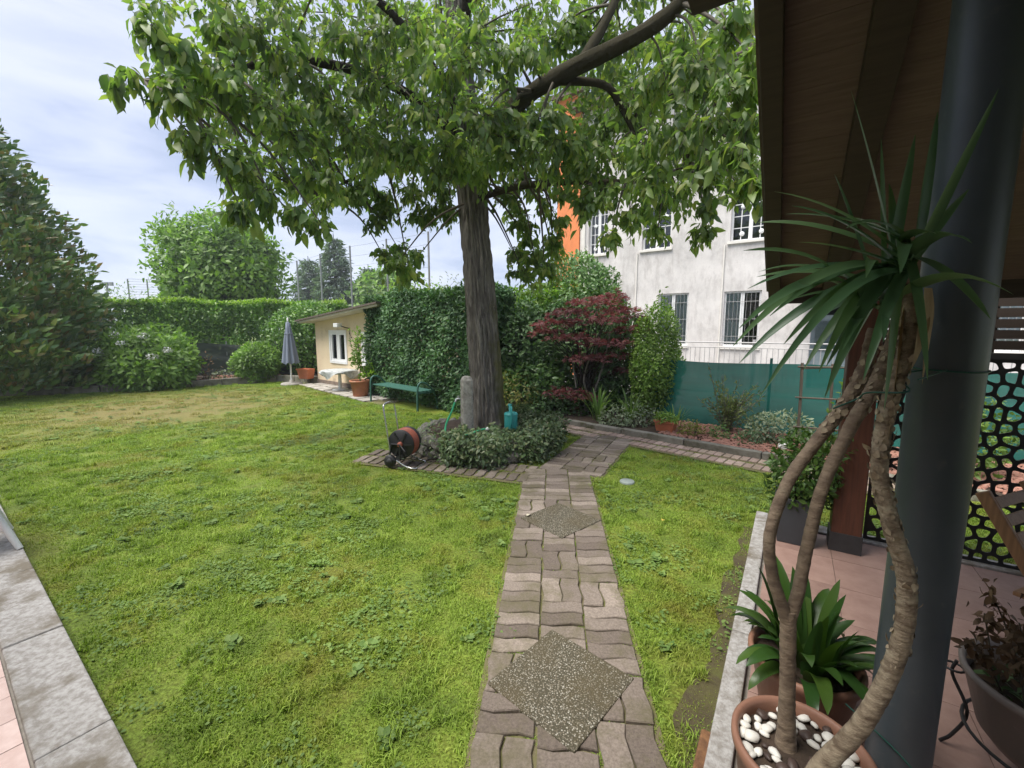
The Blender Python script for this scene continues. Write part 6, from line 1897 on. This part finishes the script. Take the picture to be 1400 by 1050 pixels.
# clivia
CC = (1.19, 1.60)
cpot = thing('clivia_pot', 'wide terracotta coloured pot full of strap leaves behind the yucca', 'pot', (*CC, .084))
MB().lathe([(0, 0), (.135, 0), (.14, .01), (.185, .255), (.196, .26), (.202, .28), (.202, .295), (.192, .303), (.182, .298), (.178, .24)], 44).build('pot_wall', 'brown_pot', cpot)
MB().lathe([(.18, .25), (.1, .262), (0, .27)], 30).build('soil', 'bed_soil', cpot)
cv = thing('clivia_plant', 'clump of dark glossy strap leaves in the wide pot', 'plant', (*CC, .34))
CV = [strap_mesh(l, w, R(e_), R(b_), .22, 10) for l, w, e_, b_ in ((.38, .058, 84, 20), (.38, .06, 76, 45), (.36, .06, 66, 75), (.32, .062, 58, 105), (.30, .058, 50, 120), (.28, .06, 72, 60))]
for me in CV: me.materials.append(M['clivia_leaf'])
for i in range(58):
    q = i * 2.4 + random.uniform(-.3, .3)
    r_ = .02 + .09 * random.random()
    o = obj('leaf', CV[0 if i < 12 else random.randrange(1, 6)], None, cv, (r_ * math.cos(q), r_ * math.sin(q), -.01), (random.uniform(-.15, .15), random.uniform(-.1, .1), q))
    o.scale = (random.uniform(.75, 1.05),) * 3

# grey bowl planter on a metal stand with a withered plant
GC = (1.83, 1.28)
gp = thing('grey_bowl', 'taupe plastic bowl planter on a black wire stand at the right edge', 'pot', (*GC, .084))
MB().lathe([(0, .17), (.15, .17), (.19, .22), (.238, .40), (.25, .41), (.252, .43), (.242, .437), (.23, .42), (.22, .36)], 44).build('bowl', 'grey_pot', gp)
MB().lathe([(.225, .365), (.1, .38), (0, .385)], 30).build('soil', 'bed_soil', gp)
for k in range(4):
    q = k * math.pi / 2 + .55
    c_, s_ = math.cos(q), math.sin(q)
    MB().tube(smooth_path([(.255 * c_, .255 * s_, .36), (.262 * c_, .262 * s_, .30), (.21 * c_, .21 * s_, .18), (.24 * c_, .24 * s_, .06), (.27 * c_, .27 * s_, .004)], 5), .006, 6).build('stand_leg', 'black_plastic', gp)
    MB().tube([((.262 + .03 * math.sin(a_)) * c_ - .03 * math.cos(a_) * s_, (.262 + .03 * math.sin(a_)) * s_ + .03 * math.cos(a_) * c_, .33) for a_ in np.linspace(0, 6.28, 15)[:-1]], .0045, 5, closed=True).build('stand_scroll', 'black_plastic', gp)
MB().tube([(.222 * math.cos(a_), .222 * math.sin(a_), .20) for a_ in np.linspace(0, 6.28, 33)[:-1]], .006, 6, closed=True).build('stand_ring', 'black_plastic', gp)
wd = thing('withered_plant', 'withered brown plant with a few green leaves in the taupe bowl', 'plant', (*GC, .46))
st = MB(); PP = []
for i in range(13):
    q = random.uniform(0, 6.28); r_ = random.uniform(.05, .17)
    b_ = np.array([r_ * math.cos(q), r_ * math.sin(q), 0]); t_ = b_ * 1.5 + np.array([random.uniform(-.05, .05), random.uniform(-.05, .05), random.uniform(.16, .33)])
    qq = smooth_path([b_, (b_ + t_) / 2 + [0, 0, .02], t_], 5); st.tube(qq, lerp_list([.004, .002], len(qq)), 5)
    PP += [p + rng.normal(size=3) * .018 for p in qq[3:] for _ in range(7)]
st.build('stem', 'twig', wd)
PP = np.array(PP); D, Nn = orient(rdir(len(PP)), .5, .6, -.4)
leaves('withered_leaves', PP, D, Nn, .036 * rng.uniform(.6, 1.3, len(PP)), LEAF, 'dry_leaf', wd)
PP = np.array([(random.uniform(-.17, .17), random.uniform(-.17, .17), random.uniform(-.01, .06)) for _ in range(130)]); PP = PP[np.hypot(PP[:, 0], PP[:, 1]) < .18]
D, Nn = orient(np.tile([0, 0, 1.], (len(PP), 1)), .5, .8)
leaves('green_leaves', PP, D, Nn, .045 * rng.uniform(.6, 1.3, len(PP)), LEAF, 'dark_shrub_leaf', wd)

# wooden folding chair
ch = thing('folding_chair', 'slatted wooden folding chair at the right edge behind the column', 'chair', (2.33, 1.80, .084), R(21.7))
for x in (0.0, .42):
    MB().bar((x, -.30, .02), (x, .20, .84), .028, .055, (0, -1, .5)).build('back_rail', 'chair_wood', ch, bevel=.006)
    MB().bar((x + (.03 if x < .1 else -.03), .16, .0), (x + (.03 if x < .1 else -.03), -.36, .42), .026, .045, (0, 1, .5)).build('leg', 'chair_wood', ch, bevel=.005)
for k in range(6):
    y = -.38 + k * .075
    MB().box(-.01, .43, y, y + .058, .40 + .006 * (5 - k) * 0, .42).build('seat_slat', 'chair_wood', ch, bevel=.004)
for k in range(5):
    t_ = .60 + k * .085
    p = np.array([0, -.30 + .50 * t_, .02 + .82 * t_])
    MB().bar((-.0, p[1] - .02, p[2] + .01), (.42, p[1] - .02, p[2] + .01), .014, .05, (0, .52, .85)).build('back_slat', 'chair_wood', ch, bevel=.003)

# green garden wire round column and stems
gw = MB()
gw.tube([(COLP[0] + .0855 * math.cos(a_), COLP[1] + .0855 * math.sin(a_), 1.585 + .004 * math.sin(a_)) for a_ in np.linspace(0, 2 * math.pi, 41)[:-1]], .0025, 5, closed=True)
gw.tube(smooth_path([(COLP[0] - .083, COLP[1] - .02, 1.584), (1.05, 1.17, 1.57), (.985, 1.06, 1.545), (.95, 1.14, 1.53), (.99, 1.22, 1.50), (.93, 1.23, 1.47)], 6), .0025, 5)
gw.tube(smooth_path([(1.0, 1.055, 1.575), (1.18, 1.17, 1.586), (1.2, 1.19, 1.585)], 4), .002, 5)
tag(gw.build('garden_wire', 'green_wire'), 'green garden wire tying the yucca stems to the column', 'wire')
gw = MB().tube(smooth_path([(1.12, 1.30, .45), (1.19, 1.20, .40), (1.24, 1.12, .35), (1.36, 1.02, .26), (1.55, .92, .12)], 8), .0025, 5)
tag(gw.build('garden_wire', 'green_wire'), 'loose green wire hanging past the foot of the column', 'wire')

# white plastic chair on the porch, one leg in view at the left edge
wc = thing('plastic_chair', 'white plastic garden chair of which one splayed leg shows at the left edge', 'chair', (-4.02, 2.94, .086), R(-36))
for sx in (-1, 1):
    for sy in (-1, 1):
        MB().tube([(sx * .12, sy * .14, .42), (sx * .20, sy * .215, .21), (sx * .27, sy * .28, .0)], [.026, .024, .020], 10).build('leg', 'white_plastic', wc)
MB().box(-.24, .24, -.23, .23, .40, .43).build('seat', 'white_plastic', wc, bevel=.012)
V, F = [], []
for i in range(9):
    for j in range(6):
        x = -.23 + .46 * i / 8; V.append((x, -.22 - .12 * j / 5 + .04 * (x / .23) ** 2, .42 + .42 * j / 5))
for i in range(8):
    for j in range(5):
        F.append((i * 6 + j, (i + 1) * 6 + j, (i + 1) * 6 + j + 1, i * 6 + j + 1))
bk = MB().add(V, F, True).build('backrest', 'white_plastic', wc)
bk.modifiers.new('solid', 'SOLIDIFY').thickness = .012

# manhole lid and stray leaves on the right lawn
lid = MB().lathe([(0, .022), (.075, .022), (.08, .018), (.08, .0)], 24).build('valve_lid', 'lid_plastic', None, loc=(1.28, 4.62, 0.0))
tag(lid, 'round grey green plastic valve lid set in the right lawn', 'lid')
for x, y, lb in ((1.30, 3.55, 'yellow fallen leaf on the right lawn'), (0.13, 3.65, 'pale fallen leaf on the brick path by the second slab')):
    o = obj('fallen_leaf', arr_mesh('fallen_leaf', LEAF3[0] * .075, LEAF3[1]), mat('fallen_' + lb[:4], (.45, .36, .06) if 'yellow' in lb else (.6, .55, .42)), None, (x, y, .05), (0, -.1, 1.0))
    tag(o, lb, 'leaf')

# ================================================================== LAWN GRASS
def tuft(name, n, rad, h0, h1, w, material, seed):
    r = np.random.default_rng(seed)
    a, rr = r.uniform(0, 2 * math.pi, n), rad * np.sqrt(r.random(n))
    B = np.stack([rr * np.cos(a), rr * np.sin(a), np.zeros(n)], 1)
    q = r.uniform(0, 2 * math.pi, n); ln = r.uniform(.15, 1.3, n); H = r.uniform(h0, h1, n)
    d = np.stack([np.cos(q), np.sin(q), np.zeros(n)], 1); s = np.stack([-np.sin(q), np.cos(q), np.zeros(n)], 1) * (w / 2)
    up = np.array([0, 0, 1.])
    m1 = B + d * (H * ln * .35)[:, None] + up * (H * .6)[:, None]
    t1 = B + d * (H * ln)[:, None] + up * (H * np.clip(1.1 - .45 * ln, .4, 1))[:, None]
    V = np.stack([B - s, B + s, m1 - s * .8, m1 + s * .8, t1], 1).reshape(-1, 3)
    F = (np.array([(0, 1, 3), (0, 3, 2), (2, 3, 4)])[None] + (np.arange(n) * 5)[:, None, None]).reshape(-1, 3)
    me = arr_mesh(name, V, F); me.materials.append(M[material])
    return bpy.data.objects.new(name, me)

def weed(name, n, rad, size, seed):
    r = np.random.default_rng(seed)
    a, rr = r.uniform(0, 2 * math.pi, n), rad * np.sqrt(r.random(n))
    P = np.stack([rr * np.cos(a), rr * np.sin(a), r.uniform(.008, .024, n)], 1)
    q = r.uniform(0, 2 * math.pi, n)
    D = np.stack([np.cos(q), np.sin(q), r.uniform(-.1, .5, n)], 1); N = np.stack([r.normal(size=n) * .3, r.normal(size=n) * .3, np.ones(n)], 1)
    V, F = leaf_arrays(P, D, N, size * r.uniform(.6, 1.4, n), leaf_template(.62, .2, .15, 2))
    me = arr_mesh(name, V, F); me.materials.append(M['weed_leaf'])
    return bpy.data.objects.new(name, me)

LAWN = [(-1.30, 1.42), (-5.02, 4.08), (-12.6, 9.6), (-13.0, 10.55), (-11.0, 11.35), (-9.3, 12.3), (-7.6, 13.7), (-6.55, 12.95), (-3.0, 9.5), (-1.5, 8.5), (-0.45, 8.62), (4.6, 3.98), (8.3, .9), (6.5, -.5), (2.2, 3.62), (0.12, .42), (-.0, .40)]
EXC = [path_poly(r, -0.005) for r in PATHS]
def lawn_points(dens_fn, n_try, seed, edge=0.0):
    r = np.random.default_rng(seed)
    X, Y = r.uniform(-13.2, 8.4, n_try), r.uniform(.3, 13.8, n_try)
    k = inpoly(X, Y, LAWN) & (np.hypot(X + .42, Y - 6.15) > .92)
    for e_ in EXC: k &= ~inpoly(X, Y, e_)
    k &= ~(inpoly(X, Y, BARE) & (r.random(n_try) < .6))
    k &= (np.abs(X / np.maximum(Y, .3)) < 1.35)
    pr = dens_fn(X, Y)
    k &= r.random(n_try) < pr
    return X[k], Y[k]

def instancer(name, label, cat, X, Y, var, scl, variants, seed):
    r = np.random.default_rng(seed)
    n = len(X)
    me = bpy.data.meshes.new(name)
    me.vertices.add(n)
    me.vertices.foreach_set('co', np.stack([X, Y, np.zeros(n)], 1).astype(np.float32).ravel())
    at_ = me.attributes.new('rot', 'FLOAT', 'POINT'); at_.data.foreach_set('value', r.uniform(0, 6.28, n).astype(np.float32))
    at_ = me.attributes.new('scl', 'FLOAT', 'POINT'); at_.data.foreach_set('value', scl.astype(np.float32))
    at_ = me.attributes.new('var', 'INT', 'POINT'); at_.data.foreach_set('value', var.astype(np.int32))
    o = obj(name, me, None)
    ng = bpy.data.node_groups.new(name, 'GeometryNodeTree')
    ng.interface.new_socket('Geometry', in_out='INPUT', socket_type='NodeSocketGeometry')
    ng.interface.new_socket('Geometry', in_out='OUTPUT', socket_type='NodeSocketGeometry')
    N_, L_ = ng.nodes, ng.links
    gi, go = N_.new('NodeGroupInput'), N_.new('NodeGroupOutput')
    jn = N_.new('GeometryNodeJoinGeometry')
    def attr(nm, ty):
        a_ = N_.new('GeometryNodeInputNamedAttribute'); a_.data_type = ty; a_.inputs['Name'].default_value = nm
        return next(s for s in a_.outputs if s.enabled and s.name == 'Attribute')
    rot = N_.new('ShaderNodeCombineXYZ'); L_.new(attr('rot', 'FLOAT'), rot.inputs['Z'])
    for k_, vo in enumerate(variants):
        inf = N_.new('GeometryNodeObjectInfo'); inf.inputs['Object'].default_value = vo
        cmp_ = N_.new('FunctionNodeCompare'); cmp_.data_type = 'INT'; cmp_.operation = 'EQUAL'
        ins = [s for s in cmp_.inputs if s.enabled]
        L_.new(attr('var', 'INT'), ins[0]); ins[1].default_value = k_
        iop = N_.new('GeometryNodeInstanceOnPoints')
        L_.new(gi.outputs[0], iop.inputs['Points']); L_.new(cmp_.outputs[0], iop.inputs['Selection'])
        L_.new(inf.outputs['Geometry'], iop.inputs['Instance'])
        L_.new(rot.outputs[0], iop.inputs['Rotation']); L_.new(attr('scl', 'FLOAT'), iop.inputs['Scale'])
        L_.new(iop.outputs[0], jn.inputs[0])
    L_.new(jn.outputs[0], go.inputs[0])
    md = o.modifiers.new('scatter', 'NODES'); md.node_group = ng
    return tag(o, label, cat, kind='stuff')

def bare(X, Y):
    v = np.array([mnoise.noise(Vector((x * 1.1, y * 1.1, 0))) for x, y in zip(X, Y)])
    return np.clip((np.hypot(X + 7.6, Y - 9.3) + v * 2.0 - 1.2) / 2.4, .22, 1)
X, Y = lawn_points(lambda x, y: np.where(y < 4.5, 1.0, np.where(y < 8, .62, .42)), 24000, 3)
k = np.random.default_rng(4).random(len(X)) < bare(X, Y); X, Y = X[k], Y[k]
r4 = np.random.default_rng(5)
GV = [tuft('grass_tuft', 230, .14, .008, .026, .0045, 'grass_blade', 11), tuft('grass_tuft', 240, .15, .005, .016, .0055, 'grass_blade', 12), tuft('grass_tuft', 110, .07, .015, .050, .0050, 'grass_blade', 13), tuft('grass_tuft', 60, .05, .02, .065, .0055, 'grass_blade', 14)]
far = np.hypot(X, Y)
instancer('lawn_grass', 'short mown green grass of the lawn', 'grass', X, Y, r4.choice(4, len(X), p=[.36, .30, .24, .10]), np.clip(.8 + far * .05, .9, 1.4) * r4.uniform(.8, 1.15, len(X)), GV, 6)
def wd_(x, y):
    v = np.array([mnoise.noise(Vector((a_ * .9 + 5, b_ * .9, 2))) + .5 * mnoise.noise(Vector((a_ * 3.1, b_ * 3.1, 7))) for a_, b_ in zip(x, y)])
    return np.clip((v + .10) * 1.6, .10, .9) * np.where(y < 6, 1, .6)
X, Y = lawn_points(wd_, 26000, 8)
WV = [weed('clover_patch', 34, .12, .022, 21), weed('plantain_rosette', 11, .035, .042, 22)]
instancer('lawn_weeds', 'small broad leaved weeds growing between the grass', 'weeds', X, Y, r4.choice(2, len(X), p=[.8, .2]), r4.uniform(.7, 1.2, len(X)), WV, 9)
# moss and grass creeping into the path joints
Xm, Ym = [], []
for ri, nn in ((0, 260), (1, 80), (2, 90), (3, 60)):
    p0, d, s, Lp, w = PATHS[ri]
    tt = r4.uniform(0, Lp, nn); sgn = np.where(r4.random(nn) < .5, -1, 1); ss = sgn * (w / 2 + np.abs(r4.normal(size=nn)) * .02 - .015)
    Xm.append(p0[0] + d[0] * tt + s[0] * ss); Ym.append(p0[1] + d[1] * tt + s[1] * ss)
Xm, Ym = np.concatenate(Xm), np.concatenate(Ym)
ok = np.hypot(Xm + .42, Ym - 6.15) > .95
for e_ in [path_poly(r, -.05) for r in PATHS]: ok &= ~inpoly(Xm, Ym, e_)
Xm, Ym = Xm[ok], Ym[ok]
EV = [tuft('edge_tuft', 60, .045, .008, .028, .0040, 'grass_blade', 31)]
instancer('path_edge_grass', 'grass tufts creeping over the edges of the brick path', 'grass', Xm, Ym, np.zeros(len(Xm)), r4.uniform(.7, 1.3, len(Xm)), EV, 12)
# weathered block on the ground in front of the yucca pot
wb_ = MB().box(-.045, .045, -.12, .12, 0, .09).build('stone_block', mat('rust_block', (.26, .13, .06), (.13, .065, .035), scale=22, rough=.95, bump=.9, bscale=50), None, bevel=.008, loc=(.735, 1.42, .02))
wb_.rotation_euler = (0, 0, TA)
tag(wb_, 'small rusty brown pitted block lying at the foot of the terrace kerb', 'block')

# moss in the joints between the path bricks
JN = np.array(JOINTS)
JN = JN[r4.random(len(JN)) < .8]
okj = np.ones(len(JN), bool)
for q in SLAB_C: okj &= (np.abs(JN[:, 0] - q[0]) + np.abs(JN[:, 1] - q[1])) > .36
okj &= np.hypot(JN[:, 0] + .42, JN[:, 1] - 6.15) > 1.0
JN = JN[okj]
MV = [tuft('moss_tuft', 70, .022, .016, .027, .0035, 'grass_blade', 41), tuft('moss_tuft', 40, .014, .016, .030, .0035, 'grass_blade', 42)]
instancer('joint_moss', 'moss and tiny grass growing in the joints of the brick path', 'moss', JN[:, 0], JN[:, 1], r4.integers(0, 2, len(JN)), r4.uniform(.6, 1.25, len(JN)), MV, 14)

# humid air: one closed box of thin even haze round the place
m_, n_m, l_m, out_m = _new('air')
pv = n_m.new('ShaderNodeVolumePrincipled')
pv.inputs['Color'].default_value = (.86, .93, 1.0, 1)
pv.inputs['Density'].default_value = 0.0014
pv.inputs['Anisotropy'].default_value = 0.2
l_m.new(pv.outputs[0], out_m.inputs['Volume'])
hz_ = MB().box(-155, 155, -155, 155, -1, 13).build('haze', 'air')
tag(hz_, 'thin pale summer haze filling the garden air', 'haze', kind='stuff')
